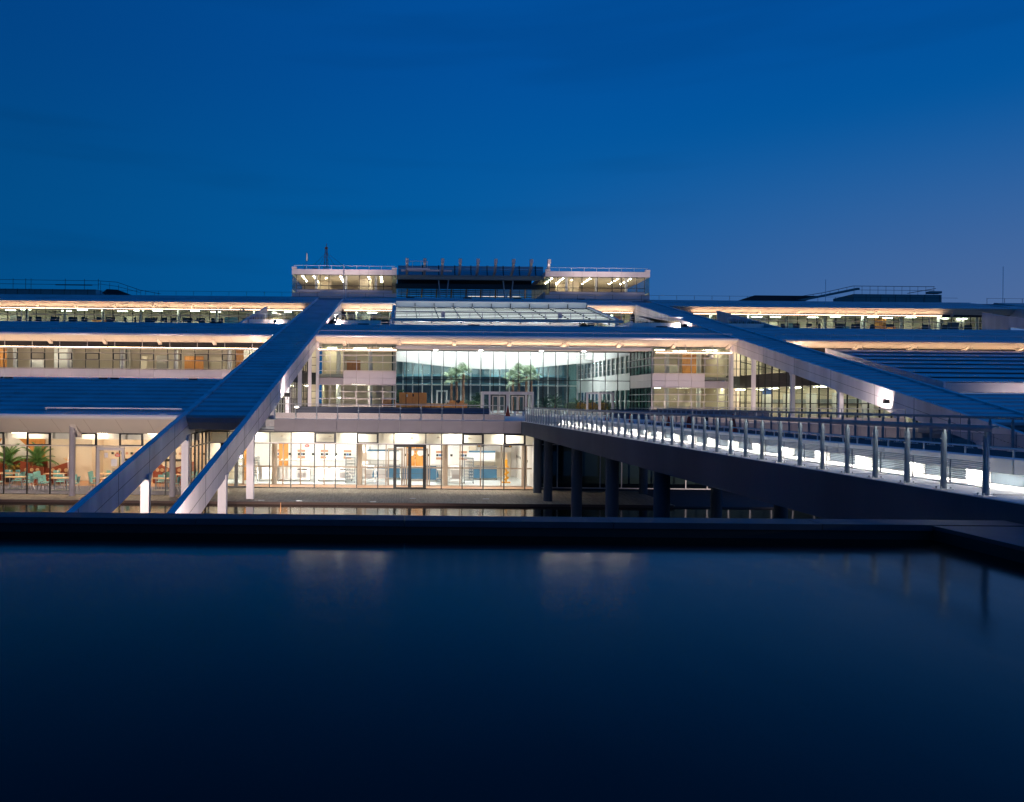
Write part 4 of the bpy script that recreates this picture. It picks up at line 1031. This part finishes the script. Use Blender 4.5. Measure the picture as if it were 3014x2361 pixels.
for x, y, h, mk, w in pal: palm('fan_palm', 'fan palm with brown fibrous trunk, '+w+' in the hall', (x, y, -1.0), h, 'fan', mk, 12, 1.3, 'fan palms in the entrance hall', .17, None, (random.uniform(-.15, .15), 0))
palm('feather_palm', 'dark green bushy palm left of the entrance doors', (9.2, 90, -1.0), 1.0, 'fr', 'leafd', 34, 1.0, 'bushy palms in the hall', .2)
palm('feather_palm', 'small light green palm beside the reception desk', (7.9, 88.4, -1.0), .4, 'fr', 'leafl', 22, .9, 'bushy palms in the hall', .1)
palm('feather_palm', 'dark palm in a terracotta pot right of the entrance doors', (16.6, 87.5, -1.0), .7, 'fr', 'leafd', 28, 1.0, 'bushy palms in the hall', .12, 'orange')
palm('feather_palm', 'large dark palm, right of the potted one in the hall', (18.2, 90, -1.0), .8, 'fr', 'leafd', 28, 1.1, 'bushy palms in the hall', .12)
for k, (x, w) in enumerate(((20.0, 'left'), (21.4, 'middle'), (22.8, 'right'))): palm('feather_palm', 'green leafy palm above the yellow shrubs, %s of three' % w, (x, 86.4, -.9), .5, 'fr', 'leaf', 26, .85, 'bushy palms in the hall', .08)
for k, (x, w) in enumerate(((18.9, 'first'), (20.0, 'second'), (21.2, 'third'), (22.4, 'fourth'), (23.2, 'fifth'))): shrub('yellow and green croton shrub, %s from the left along the hall glass' % w, (x, 84.6, -.75), .75, .75, 420, 'leafy' if k % 4 else 'leafl', 'croton shrubs along the hall glass', .16)
shrub('green shrub with small leaves at the left end of the reception desk', (.1, 88.6, -.3), .6, 1.6, 420, 'leaf', 'green shrubs in the hall', .16)
shrub('leafy green shrub between the reception desk and the bushy palm', (8.6, 88.0, -.8), .9, .9, 420, 'leaf', 'green shrubs in the hall', .16)
for k, (a, b, y, w) in enumerate(((7.9, 9.4, 87.8, 'left of the doors'), (15.0, 18.6, 86.8, 'right of the doors'), (18.4, 24.0, 84.3, 'below the croton shrubs'))):
    t = thing('planter', 'long low white planter, '+w+' in the hall', 'planter', (a, y, -1.13), 0, 'white planters in the hall')
    obj('planter_box', MB().box(0, b-a, 0, .9, 0, .62 if k < 2 else .40), M['white'], t); obj('planter_rim', MB().box(-.03, b-a+.03, -.03, -.001, .54 if k < 2 else .34, .64 if k < 2 else .42), M['lframe'], t)
# bench-like seats outside, in front of the hall, and cones
def cone(label, x, y, h=.75, band=False):
    t = thing('traffic_cone', label, 'traffic cone', (x, y, -1.15), 0, 'orange traffic cones')
    obj('cone_body', MB().lathe([(.17*h/.75, .03), (.02, h), (.012, h)], (0, 0, 0), 14), M['cone'], t); obj('base', MB().box(-.2, .2, -.2, .2, 0, .035), M['cone'], t)
    if band:
        for a in (.35, .62): obj('white_sleeve', MB().lathe([(.17*h/.75*(1-a)+.022*a, h*a), (.17*h/.75*(1-a-.12)+.022*a, h*(a+.12))], (0, 0, 0), 14), M['conew'], t)
cone('dark orange traffic cone standing before the entrance doors', 9.6, 68, .95)
cone('orange traffic cone with white bands, leftmost behind the bridge railing', 12.3, 45.5, .75, True)
cone('slim orange cone half hidden by a railing post on the bridge', 11.6, 38.5, .8)
cone('orange and white striped cone between two plain cones on the bridge', 12.1, 34.5, .62, True)
cone('tall plain orange cone left of the dark bollard on the bridge', 12.3, 32.6, .80)
cone('tall plain orange cone, rightmost of those on the bridge', 12.6, 29.0, .82)
t = thing('bollard', 'black bollard between the two tall orange cones on the bridge', 'bollard', (12.4, 31.0, -1.15))
obj('bollard_body', MB().lathe([(.16, 0), (.16, .05), (.05, .1), (.045, .55), (.06, .6), (.03, .72)]), M['black'], t); obj('white_band', MB().lathe([(.052, .38), (.052, .5)]), M['conew'], t)
t = thing('bench', 'small dark bench with pale blocks before the entrance doors', 'bench', (11.0, 70.5, -1.16))
obj('seat', MB().box(-.6, .7, -.2, .2, .42, .55), M['blueconc'], t); obj('leg', MB().box(-.45, -.3, -.15, .15, 0, .42), M['conew'], t); obj('leg', MB().box(.3, .45, -.15, .15, 0, .42), M['conew'], t)

# ============================================================ roof-top structures
def pavilion(label, x0, flip):
    t = thing('rooftop_pavilion', label, 'pavilion', (x0, 135, 15.6), 0, 'glazed pavilions on the roof')
    W = 18.4; D = 14; xs = [0, .82, 2.26, 4.93, 6.5, 9.18, 11.85, 13.46, 16.1, 17.6, 18.4]
    if flip: xs = [0, .78, 2.2, 4.9, 6.5, 9.2, 11.8, 13.4, 16.1, 17.5, 18.4]
    zf_, zw, zt = 3.6, 4.1, 6.7    # floor, sill, head
    f = MB()
    for x in xs[1:-1]: f.box(x-.05, x+.05, -.05, .09, zw, zt)
    f.box(.8, W-.8, -.04, .08, zw-.04, zw+.05); f.box(.8, W-.8, -.04, .08, zw+.62, zw+.72); f.box(.8, W-.8, -.04, .08, zt-.06, zt)
    for i in (0, 1):
        pass
    fo = obj('window_frame', f, M['dark'], t)
    for a, b in zip(xs[1:-1], xs[2:-1]): piece('pane', (round(b-a-.1, 2), .012, zt-zw-.1), M['glass'], fo, ((a+b)/2, 0, (zt+zw)/2))
    for a, b in zip(xs, xs[1:]):
        piece('fascia_panel', (round(b-a-.03, 2), .12, .92), M['panel'], t, ((a+b)/2, -.12, zt+.48))
        for z, h in ((zw-.32, .6), (zw-.95, .6), (zw-1.9, 1.2)): piece('wall_panel', (round(b-a-.03, 2), .08, h-.03), M['panel'], t, ((a+b)/2, -.03, z)) if not (z > zw-.7 and (a < .1 or b > W-.1)) else None
    for a in (.05, W-.75): piece('corner_pane', (.66, .012, 3.1), M['glassd'], t, (a+.35, -.02, zt-1.55))
    m = MB().box(0, W, .1, D, 7.35, 7.62); obj('roof_slab', m, M['roof_dark'], t)
    obj('floor_slab', MB().box(0, W, .1, D, zf_-.3, zf_), M['creamwall'], t); obj('ceiling', MB().box(.1, W-.1, .12, D-.1, 6.78, 6.85), M['ceil'], t)
    obj('back_wall', MB().box(0, W, D-.2, D, .2, 7.3).box(3.5, 6.2, 8, 8.2, 3.6, 6.78), M['creamwall'], t)
    # hall-side glazed flank and outer flank
    obj('flank_wall', MB().box(-.02, .08, .2, D, .2, 4.1).box(-.02, .08, .2, D, 6.7, 7.6).box(W-.08, W+.02, .2, D, .2, 4.1).box(W-.08, W+.02, .2, D, 6.7, 7.6), M['panel'], t)
    for x in (.0, W): 
        for k in range(5): piece('flank_pane', (.012, 2.6, 2.55), M['glassd'], t, (x, .2+1.4+k*2.76, 5.4))
    obj('core', MB().box(W*.62, W*.62+2.5, 5, 9, 3.6, 6.78) if not flip else MB().box(W*.3, W*.3+1.8, 6, 9, 3.6, 6.78), M['creamwall'], t)
    for x in (4.1, 9.4, 14.7): obj('interior_column', MB().tube([(x, 1.6, 3.6), (x, 1.6, 6.8)], .25, 10), M['white'], t)
    for i, x in enumerate((1.6, 3.6, 5.6, 8.4, 13.4, 15.6)):
        for k in range(4):
            if (i, k) in ((2, 0), (2, 2), (2, 3)): continue
            obj('round_lamp', MB().lathe([(.145, -.02), (.145, 0)], (x, 2.2+k*1.9, 6.76), 10), M['lamp_p'], t)
    rl = MB().tube([(.3, .3, 8.35), (W-.3, .3, 8.35)], .03, 6)
    for k in range(9): rl.box(.3+k*2.2, .34+k*2.2, .28, .32, 7.6, 8.35)
    obj('roof_railing', rl, M['railm'], t)
    for x in (0, W-.85): piece('corner_block', (.85, .5, .32), M['panel'], t, (x+.42, -.05, 7.85))
    return t
pavilion('glazed rooftop pavilion on the left, with the lattice mast on its roof', -19.1, False)
pavilion('glazed rooftop pavilion on the right of the louvred canopy', 25.4, True)
# louvred canopy between the pavilions
t = thing('louvred_canopy', 'dark curved louvre canopy on ribs between the two rooftop pavilions', 'canopy', (0, 0, 0))
def cs(u):   # cross-section from front lip (u=0) through the trough to the back lip (u=1)
    a = math.pi*(1-u); y = 0
    th = math.pi*(1.0-u)
    y = 141.8+6.9*math.cos(th); z = 26.6-3.7*math.sin(th)**.8 if True else 0
    if u < .5: z -= 1.6*(1-2*u)
    return y, z
for i in range(10):
    x = 1.1+i*3.12
    if x > 27.5: break
    fr_ = MB(); pts = [cs(u/14*.42) for u in range(15)]
    for (ya, za), (yb, zb) in zip(pts, pts[1:]): fr_.hexa([(x-.22, ya, za), (x+.22, ya, za), (x+.22, yb, zb), (x-.22, yb, zb)], [(x-.22, ya+.5, za+.25), (x+.22, ya+.5, za+.25), (x+.22, yb+.35, zb+.4), (x-.22, yb+.35, zb+.4)])
    obj('front_rib', fr_, M['lframe'], t); piece('rib_cap', (.56, .5, .7), M['panel'], t, (x, 134.9, 24.95))
    obj('rear_rib', MB().tube([(x, *cs(.42+.58*u/10)) for u in range(11)], .11, 6), M['dark'], t)
sl = []
for k in range(17):
    y, z = cs(.42+.58*k/16); y2, z2 = cs(min(1, .42+.58*(k+.8)/16))
    if k < 16: obj('louvre', MB().hexa([(-.5, y, z), (27.6, y, z), (27.6, y2, z2), (-.5, y2, z2)], [(-.5, y, z+.05), (27.6, y, z+.05), (27.6, y2, z2+.05), (-.5, y2, z2+.05)]), M['louvre'], t)
obj('edge_beam', MB().box(-.9, 26.5, 137.6, 138.1, 22.05, 22.85), M['plant'], t)
obj('dark_beam', MB().box(-.9, 26.5, 139, 139.5, 20.6, 21.5), M['dark'], t)
for x in (7.0, 8.4, 18.6, 20.0):
    s = .5 if (x in (7.0, 18.6)) else -.5
    obj('strut', MB().tube([(x-s*.4, 137.9, 22.1), (x+s*.8, 137.9, 16.2)], .13, 6), M['steel'], t)
lv = MB()
for k in range(9): lv.box(-.6, 23.2, 141.8+.3*k, 142.0+.3*k, 18.0+k*.36, 18.06+k*.36)
obj('lower_louvres', lv, M['roof'], t)
for i in range(9): obj('timber_rib', MB().tube([(1.0+i*2.75, 142, 17.6), (1.3+i*2.75, 143.6, 21.3)], .14, 6), M['orange'], t)
gm = MB()
for i in range(20): gm.box(.2+i*1.35, .26+i*1.35, 140.9, 141, 16, 21.4)
obj('glazing_bars', gm, M['dark'], t)
obj('rear_wall', MB().box(-.6, 25.6, 150, 150.2, 22.2, 24.9), M['dark'], t)
rl_ = MB()
for k in range(11): rl_.box(-.6, 25.6, 149.6, 149.9, 17.6+k*.42, 17.80+k*.42)
obj('rear_louvres', rl_, M['louvre'], t); obj('canopy_floor', MB().box(-.6, 25.3, 139.5, 150, 17.2, 17.5), M['dark'], t)
for a, b, z in ((12.8, 15.2, 20.1), (15.4, 19.8, 20.1), (20.2, 22.6, 20.1)): piece('linear_lamp', (round(b-a, 1), .1, .06), M['linear'], t, ((a+b)/2, 145, z))
piece('service_pipe', (9.0, .3, .3), M['panel'], t, (4.6, 136.9, 23.5))
# roof gondola frame on the left end of the canopy
t = thing('access_cradle', 'white roof access cradle at the left end of the louvred canopy', 'cradle', (1.2, 133.6, 22.9))
g = MB()
for x in (0, .8, 2.3, 3.4): g.box(x, x+.07, 0, .07, .4, 1.7)
g.box(0, 3.4, 0, .07, 1.64, 1.72); g.box(0, 3.4, 0, .07, .4, .5); g.box(-.2, 3.9, -.05, .3, .1, .4)
obj('cradle_frame', g, M['panel'], t)
# masts and poles
t = thing('lattice_mast', 'dark red lattice mast with guy wires on the left pavilion roof', 'mast', (-13.6, 140, 23.2))
ms_ = MB(); hh = 4.6
for a, b in ((-.45, -.3), (.45, -.3), (0, .5)): ms_.tube([(a, b, 0), (a*.4, b*.4, hh)], .05, 5)
for k in range(9):
    z0 = hh*k/9; z1 = hh*(k+1)/9; s0 = .45*(1-.6*k/9); s1 = .45*(1-.6*(k+1)/9); s = 1 if k % 2 else -1
    ms_.tube([(s*s0, -.25, z0), (-s*s1, -.25, z1)], .025, 4); ms_.tube([(-s1, -.25, z1), (s1, -.25, z1)], .02, 4)
obj('lattice', ms_, M['mast'], t); obj('antenna_head', MB().box(-.25, .25, -.2, .2, hh, hh+.35).tube([(0, 0, hh+.3), (0.05, 0, hh+1.0)], .05, 5), M['mast'], t)
gw = MB()
for p in ((-2.9, 0, 1.0), (-1.6, 0, .9), (2.6, 0, 0), (5.2, 0, 0)): gw.tube([(0, 0, hh-.6), p], .022, 4)
obj('guy_wires', gw, M['dark'], t)
t = thing('antenna_bracket', 'small cluster of short red antennas left of the lattice mast', 'antenna', (-16.4, 138, 23.2))
m = MB().box(-1.6, 1.3, -.05, .05, 0, .12)
for x, h in ((-.9, 1.0), (-.2, .9), (.6, .9)): m.tube([(x, 0, 0), (x, 0, h)], .05, 5)
m.tube([(.6, 0, .8), (1.4, 0, .65)], .08, 5); obj('antennas', m, M['mast'], t)
t = thing('flagpole', 'thin pole with a small flag at the left of the left pavilion roof', 'flagpole', (-16.6-.3, 137, 23.2))
obj('pole', MB().tube([(0, 0, 0), (0, 0, 3.4)], .025, 5), M['dark'], t); obj('flag', MB().pts([(0, 0, 3.4), (.25, .02, 3.1), (.3, 0, 2.5), (.25, -.02, 1.9), (0, 0, 1.8)], [(0, 1, 2, 3, 4)]).prism_y([(0.03, 1.85), (.27, 1.9), (.30, 2.5), (.26, 3.1), (0.03, 3.38)], -.01, .01), M['lframe'], t)
for nm, lb, x, y, z0, z1, r in (('mast_pole', 'tall white pole in front of the left rooftop pavilion', -8.35, 112.5, 14.9, 20.1, .05), ('mast_pole', 'short thick white pole at the head of the left wing', -8.05, 112.5, 14.9, 16.6, .08),
                     ('antenna_rod', 'thin vertical antenna above the right roof, left of the railed plant room', 69.2, 125, 15.6, 20.6, .035), ('antenna_rod', 'thin vertical antenna at the far right of the roof', 96.5, 123, 16.0, 22.6, .04)):
    t = thing(nm, lb, 'pole' if nm == 'mast_pole' else 'antenna', (x, y, z0)); obj('rod', MB().tube([(0, 0, 0), (0, 0, z1-z0)], r, 6), M['railm'], t); obj('foot', MB().box(-.15, .15, -.15, .15, 0, .08), M['dark'], t)
# plant rooms on the roof ends
t = thing('plant_room', 'long low grey green plant room with railings on the right roof', 'plant room', (0, 0, 0), 0, 'plant rooms on the roof')
obj('plant_walls', MB().box(75.5, 90.2, 128, 134, 15.6, 18.72), M['plant'], t)
for i in range(6): piece('wall_joint', (.05, .03, 1.4), M['dark'], t, (77.6+i*2.45, 127.99, 18.0))
m = MB().tube([(75.4, 128, 20.05), (89.0, 128, 20.05)], .045, 5); m.tube([(75.4, 128, 19.4), (89, 128, 19.4)], .03, 5)
for i in range(11): m.tube([(75.6+i*1.33, 128, 18.7), (75.6+i*1.33, 128, 20.05)], .03, 4)
m.tube([(64, 128, 17.8), (70.5, 128, 18.9), (75.4, 128, 20.05)], .045, 5); m.tube([(84.5, 128, 18.9), (89.2, 128, 19.75)], .05, 5)
for i in range(7): m.tube([(66+i*1.4, 128, 17.6+i*.23), (66+i*1.4, 128, 18.1+i*.27)], .03, 4)
obj('railings', m, M['dark'], t); obj('ramp', MB().prism_y([(67.2, 17.5), (76.3, 19.4), (76.3, 19.7), (75.8, 19.7), (66.0, 17.6)], 127.6, 127.9), M['plant'], t)
obj('dark_hood', MB().prism_y([(56.8, 17.6), (59.5, 18.5), (70.5, 18.5), (68, 17.6)], 129, 131), M['dark'], t)
obj('corner_box', MB().box(88.2, 90.2, 127.9, 129, 18.95, 19.3), M['plant'], t)
t = thing('plant_room', 'long low grey green plant room with scaffolding rails on the left roof', 'plant room', (0, 0, 0), 0, 'plant rooms on the roof')
obj('plant_walls', MB().box(-75, -50.8, 128, 134, 15.6, 18.35), M['plant'], t); obj('white_gable', MB().prism_y([(-50.8, 18.35), (-47.4, 17.5), (-50.8, 17.5)], 128, 134), M['panel'], t)
for i in range(12): piece('wall_joint', (.05, .03, 1.4), M['dark'], t, (-73.6+i*1.95, 127.99, 17.7))
m = MB()
for z in (19.2, 19.9): m.tube([(-75, 128, z), (-50.2, 128, z-.1)], .035, 5)
for x in (-67, -64.6, -62.5, -61.6, -55.9, -52.7, -50.4): m.tube([(x, 128, 18.3), (x, 128, 20.1)], .04, 4)
m.tube([(-50.4, 128, 19.8), (-47.3, 128, 19.6), (-43.4, 128, 18.3), (-40, 128, 17.7)], .04, 5); m.tube([(-50.4, 128, 19.3), (-47.3, 128, 18.9), (-43.4, 128, 17.9)], .03, 5)
for i in range(7): m.tube([(-50+i*1.5, 128, 17.5), (-50+i*1.5, 128, 19.8-i*.3)], .03, 4)
m.box(-57.5, -51.4, 127.9, 128.1, 19.0, 19.15); obj('scaffold_rails', m, M['dark'], t)
obj('dark_hood', MB().prism_y([(-49.4, 17.6), (-48.6, 18.3), (-46.8, 18.2), (-44.9, 17.5)], 127, 129), M['dark'], t)

# ---- maintenance gantry before the skylight
t = thing('maintenance_gantry', 'white maintenance gantry with railings in front of the hall skylight', 'gantry', (0, 88.3, 9.15))
g = MB().box(-.9, 25.6, -.25, .25, .18, .46); obj('gantry_beam', g, M['panel'], t)
g = MB().tube([(-.7, 0, 1.30), (25.4, 0, 1.30)], .045, 6); g.tube([(-.7, 0, .88), (25.4, 0, .88)], .025, 6)
obj('gantry_rail', g, M['panel'], t)
for i in range(19): piece('gantry_post', (.07, .07, .9), M['panel'], t, (-.7+i*1.45, 0, .86))
for x in (4.9, 18.3): piece('drive_box', (.42, .4, .70), M['panel'], t, (x, -.3, .98)); piece('drive_foot', (.42, .4, .35), M['soffit'], t, (x, -.3, .35))
for i in range(8): obj('gantry_wheel', MB().tube([(.2+i*3.4, -.15, .06), (.2+i*3.4, .15, .06)], .10, 10), M['steel'], t)
# ---- terrace planters with grasses, in front of the top windows
def gplanter(label, x0, x1, y=87.2):
    t = thing('terrace_planter', label, 'planter', (x0, y, 8.5), 0, 'planters on the roof terraces')
    obj('planter_box', MB().box(0, x1-x0, 0, .7, 0, .78), M['bright'], t)
    g = MB(); rnd = random.Random(int(x0*10))
    for i in range(int((x1-x0)*60)):
        x = rnd.uniform(.05, x1-x0-.05); y_ = rnd.uniform(.1, .6); h = rnd.uniform(.2, .5); d = rnd.uniform(-.12, .12)
        g.pts([(x-.012, y_, .76), (x+.012, y_, .76), (x+d, y_+rnd.uniform(-.08, .08), .78+h)], [(0, 1, 2)])
    tag(obj('grass', g, M['bark'], t), kind='stuff')
    rail(-.2, x1-x0+.1, -.4, 0, 1.35, 2.1, t, .03, 'guard_rail')
gplanter('steel planter with dry grasses on the terrace right of the left wing', -7.2, -2.2)
gplanter('steel planter with dry grasses on the terrace left of the right wing', 26.2, 31.8)
gplanter('steel planter with dry grasses on the terrace left of the left wing', -17.2, -12.6)
gplanter('steel planter with dry grasses on the terrace right of the right wing', 37.2, 41.3)

# ============================================================ footbridge
RZ = -R(.507)
F = thing('footbridge', 'long concrete bridge on round columns crossing the canal to the entrance', 'bridge', (0, 0, 0), RZ)
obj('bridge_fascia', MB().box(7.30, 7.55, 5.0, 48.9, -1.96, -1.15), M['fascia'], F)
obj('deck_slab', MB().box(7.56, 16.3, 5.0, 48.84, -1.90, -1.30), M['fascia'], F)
obj('walkway', MB().box(7.56, 9.0, 5.0, 48.6, -1.295, -1.165), M['walk'], F)
obj('kerb_strip', MB().box(7.302, 7.555, 5.0, 48.8, -1.148, -1.135), M['walk'], F)
obj('roadway', MB().box(9.26, 16.2, 5.0, 48.8, -1.295, -1.16), M['asphalt'], F)
y = 5.8
k = 0
while y < 48:
    piece('walkway_joint', (1.40, .012, .006), M['black'], F, (8.29, y, -1.162)); y += 1.5
obj('slab_joint', MB().box(7.70, 7.712, 5, 48.6, -1.164, -1.160), M['black'], F)
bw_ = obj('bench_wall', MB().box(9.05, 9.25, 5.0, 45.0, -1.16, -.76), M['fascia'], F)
y = 5.2
while y < 44.6:
    piece('bench_band', (.36, 1.47, .215), M['band'], F, (8.97, y+.74, -.86)); 
    piece('bench_pier', (.16, .30, .19), M['band'], F, (8.965, y+.9, -1.066)); y += 1.5
for k in range(26): piece('bench_light', (.05, 1.3, .001), M['benchlight'], F, (8.83, 5.95+1.5*k, -.9678))
r = MB().tube([(9.12, 5.0, -.62), (9.12, 45.0, -.62)], .015, 8)
obj('bench_rail', r, M['bright'], F)
y = 5.6
while y < 45: piece('rail_bracket', (.02, .022, .12), M['bright'], F, (9.12, y, -.69)); y += .5
cols = [(8.1, 47.3), (7.95+.1, 43.5), (8.05, 36.2), (8.05, 30.0), (8.05, 24.2), (14.6, 47.3), (14.6, 43.5), (14.6, 36.2), (14.6, 30.0), (14.6, 24.2), (11.4, 20)]
for x, y in cols:
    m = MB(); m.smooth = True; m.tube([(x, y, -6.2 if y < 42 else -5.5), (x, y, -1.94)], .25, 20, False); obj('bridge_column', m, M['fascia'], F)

def bridge_balustrade(label, x, y0, n, yend):
    t = thing('bridge_balustrade', label, 'balustrade', (0, 0, 0), RZ, 'railings of the footbridge')
    st = .774; zb = -1.135
    pm = MB(); pm.smooth = False
    pm.tube([(0, 0, 0), (0, 0, .20), (0, 0, .5), (0, 0, .775)], [.042, .037, .037, .037], 10)
    pm.box(-.012, .012, -.02, .02, .77, .87); pm.box(-.035, .035, -.03, .03, .865, .872)
    for z in (.10, .36, .60, .70): pm.tube([(-.05, 0, z), (.05, 0, z)], .008, 6)
    pme = pm.mesh('post', M['steel'])
    fm_ = MB().box(-.09, .09, -.075, .075, 0, .012)
    for a in (-.065, .065):
        for b in (-.05, .05): fm_.lathe([(.012, .012), (.012, .04)], (a, b, 0), 6)
    fme = fm_.mesh('foot_plate', M['bright'])
    rm = MB()
    zz = [.10+.027*k for k in range(13)]
    for i, z in enumerate(zz): rm.tube([(.05, 0, z), (.05, st, z)], .009 if i in (0, 12) else .0055, 4)
    for yy in (.06, st-.06): rm.box(.044, .056, yy-.008, yy+.008, .10, .424)
    rme = rm.mesh('infill_rods', M['steel'])
    for i in range(n):
        o = link('post', pme, t, (x, y0+i*st, zb)); link('foot_plate', fme, t, (x, y0+i*st, zb))
        if i < n-1: link('infill_rods', rme, t, (x, y0+i*st, zb))
    h = MB()
    ya, yb = y0-.16, y0+(n-1)*st+.2
    h.hexa([(x-.05, ya, zb+.873), (x+.05, ya, zb+.873), (x+.05, yb, zb+.873), (x-.05, yb, zb+.873)], [(x-.038, ya, zb+.905), (x+.038, ya, zb+.905), (x+.038, yb, zb+.905), (x-.038, yb, zb+.905)])
    h.box(x-.052, x-.046, ya, yb, zb+.828, zb+.874)  # outer lip shaped to hide the added strip below the rail
    obj('handrail', h, M['steel'], t)
    if x < 10:
        for i in range(n-1): piece('handrail_fill_light', (.03, .70, .004), M['railfill'], t, (x+.015, y0+(i+.5)*st, zb+.869))  # unseen strip added to brighten the bench band and posts
    return t
bridge_balustrade('near steel railing of the bridge with closely spaced round posts', 7.43, 9.90, 50, 48)
bridge_balustrade('far steel railing on the other side of the bridge roadway', 15.7, 8.4, 52, 48)

# dark ground-level glazing under the right half of the podium
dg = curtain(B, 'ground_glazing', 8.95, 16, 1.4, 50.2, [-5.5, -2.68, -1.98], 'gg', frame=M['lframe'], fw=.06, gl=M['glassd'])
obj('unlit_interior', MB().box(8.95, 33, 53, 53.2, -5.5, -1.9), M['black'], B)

# ============================================================ floodlights
W_ = (1, .80, .70)
FL = [
 ('floodlight standing in the canal right of the foot of the inner left beam', (-6.7, 24.6, -5.3), (-8.4, 40, -2.4), 5200, W_, 100),
 ('floodlight standing in the canal left of the outer left beam', (-15.0, 24.6, -5.3), (-14.6, 43, -1.2), 8500, W_, 70),
 ('floodlight standing in the canal beyond the bridge, aimed at the right podium', (30.6, 25.0, -5.3), (25.0, 48, -1.0), 9000, W_, 48),
 ('narrow floodlight standing in the canal aimed at the podium edge above the kitchen', (-5.9, 24.6, -5.3), (-1.5, 48.7, -1.2), 9000, W_, 44),
 ('leftmost floodlight hidden on the flat roof before the left office windows', (-45.0, 66.5, 1.35), (-45, 76, 2.6), 1700, (1, .74, .66), 120),
 ('second floodlight from the left on the flat roof before the left office windows', (-35.0, 66.5, 1.35), (-35, 76, 2.6), 1700, (1, .74, .66), 120),
 ('third floodlight from the left on the flat roof before the left office windows', (-25.0, 66.5, 1.35), (-25, 76, 2.6), 1700, (1, .74, .66), 120),
 ('rightmost floodlight on the flat roof, next to the left wing', (-15.5, 66.5, 1.35), (-15.5, 76, 2.6), 1700, (1, .74, .70), 120),
 ('floodlight on the terrace floor before the left office bay', (-4.6, 66, -.95), (-4.6, 76, 2.4), 2000, (1, .74, .66), 110),
 ('floodlight on the terrace floor before the right office bay', (28.8, 66, -.95), (28.8, 76, 2.4), 2000, (1, .74, .66), 110),
 ('half round floodlight on the end of the left beam over the podium', (-7.75, 53.0, .45), (-8.6, 66, 3.2), 1000, (1, .82, .78), 110),
 ('round floodlight on the end of the right beam over the podium', (32.25, 50.9, .35), (33.2, 64, 2.8), 650, (1, .82, .80), 110),
 ('floodlight at the foot of the left wing beside the skylight', (-7.4, 86.0, 8.9), (-8.2, 98, 11.0), 900, (1, .80, .78), 120),
 ('floodlight at the foot of the right wing beside the skylight', (31.9, 86.0, 8.9), (32.7, 98, 11.0), 900, (1, .85, .78), 120),
 ('floodlight under the soffit right of the right wing', (37.6, 74.6, 4.6), (45, 75.2, 6.0), 160, (1, .80, .66), 130),
 ('floodlight under the soffit left of the left wing', (-13.0, 74.6, 4.6), (-20, 75.2, 6.0), 120, (1, .80, .70), 130),
 ('leftmost floodlight behind the roof crest below the left pavilion', (-16.0, 117.5, 15.7), (-16, 135, 26.5), 7500, (1, .80, .76), 44),
 ('middle floodlight behind the roof crest below the left pavilion', (-10.0, 117.5, 15.7), (-10, 135, 26.5), 7500, (1, .80, .76), 44),
 ('rightmost floodlight behind the roof crest below the left pavilion', (-6.0, 117.5, 15.7), (-6.0, 135, 26.5), 7500, (1, .80, .76), 44),
 ('leftmost floodlight behind the roof crest below the right pavilion', (30.6, 117.5, 15.7), (30.6, 135, 26.5), 7500, (1, .80, .76), 44),
 ('middle floodlight behind the roof crest below the right pavilion', (34.5, 117.5, 15.7), (34.5, 135, 26.5), 7500, (1, .80, .76), 44),
 ('rightmost floodlight behind the roof crest below the right pavilion', (40.6, 117.5, 15.7), (40.6, 135, 26.5), 7500, (1, .80, .76), 44),
 ('floodlight on the terrace left of the left wing', (-14.0, 86.0, 8.9), (-17.5, 97, 12.0), 500, (1, .80, .68), 120),
 ('floodlight low on the right roof aimed at the raised roof front', (48.5, 54.0, .85), (49, 58, 1.4), 420, (1, .78, .78), 150),
]
for lb, a, b, e, c, s in FL: floodlight(lb, a, b, e, c, s)
t = thing('oval_lamp', 'glowing oval lamp low on the terrace beside the left beam', 'lamp', (-7.3, 54.5, -.42)); 
obj('lamp_glass', MB().lathe([(.05, -.05), (.2, 0), (.05, .06)], (0, 0, 0), 12), M['dot'], t); obj('lamp_foot', MB().box(-.05, .05, -.05, .05, -.73, -.05), M['black'], t)
def cluster(label, x, y, z):
    t = thing('spotlight_cluster', label, 'spotlights', (x, y, z), 0, 'spotlight clusters on the light rails')
    for k, (dx, dz, a) in enumerate(((-.28, -.05, 35), (0, .04, 0), (.26, -.12, -30), (.05, -.28, 10))):
        m = MB().tube([(dx, -.05, dz), (dx+.12*math.sin(R(a)), -.32, dz-.06)], [.07, .12], 10); obj('spot_head', m, M['bright'], t)
    obj('clamp', MB().box(-.35, .35, -.04, .04, -.02, .02).box(-.03, .03, -.03, .03, -.3, .3), M['steel'], t)
cluster('cluster of silver spotlights on the light rail before the right office bay', 30.2, 75.0, 4.95)
cluster('cluster of dark spotlights on the upper rail left of the left wing', -21.9, 106.6, 12.75)
# reed stakes in the canal
for k, (x, y, w) in enumerate(((-7.3, 36.5, 'orange'), (-6.0, 39.0, 'thin, further'), (2.2, 37.5, 'dark'))):
    t = thing('marker_stake', ('%s marker stake standing in the canal' % w) if k != 2 else 'dark marker stake in the canal below the double door', 'stake', (x, y, -5.7), 0, 'marker stakes in the canal'); obj('stake', MB().tube([(0, 0, 0), (.01, 0, .55)], .015, 5), M['orange'] if k < 2 else M['dark'], t)
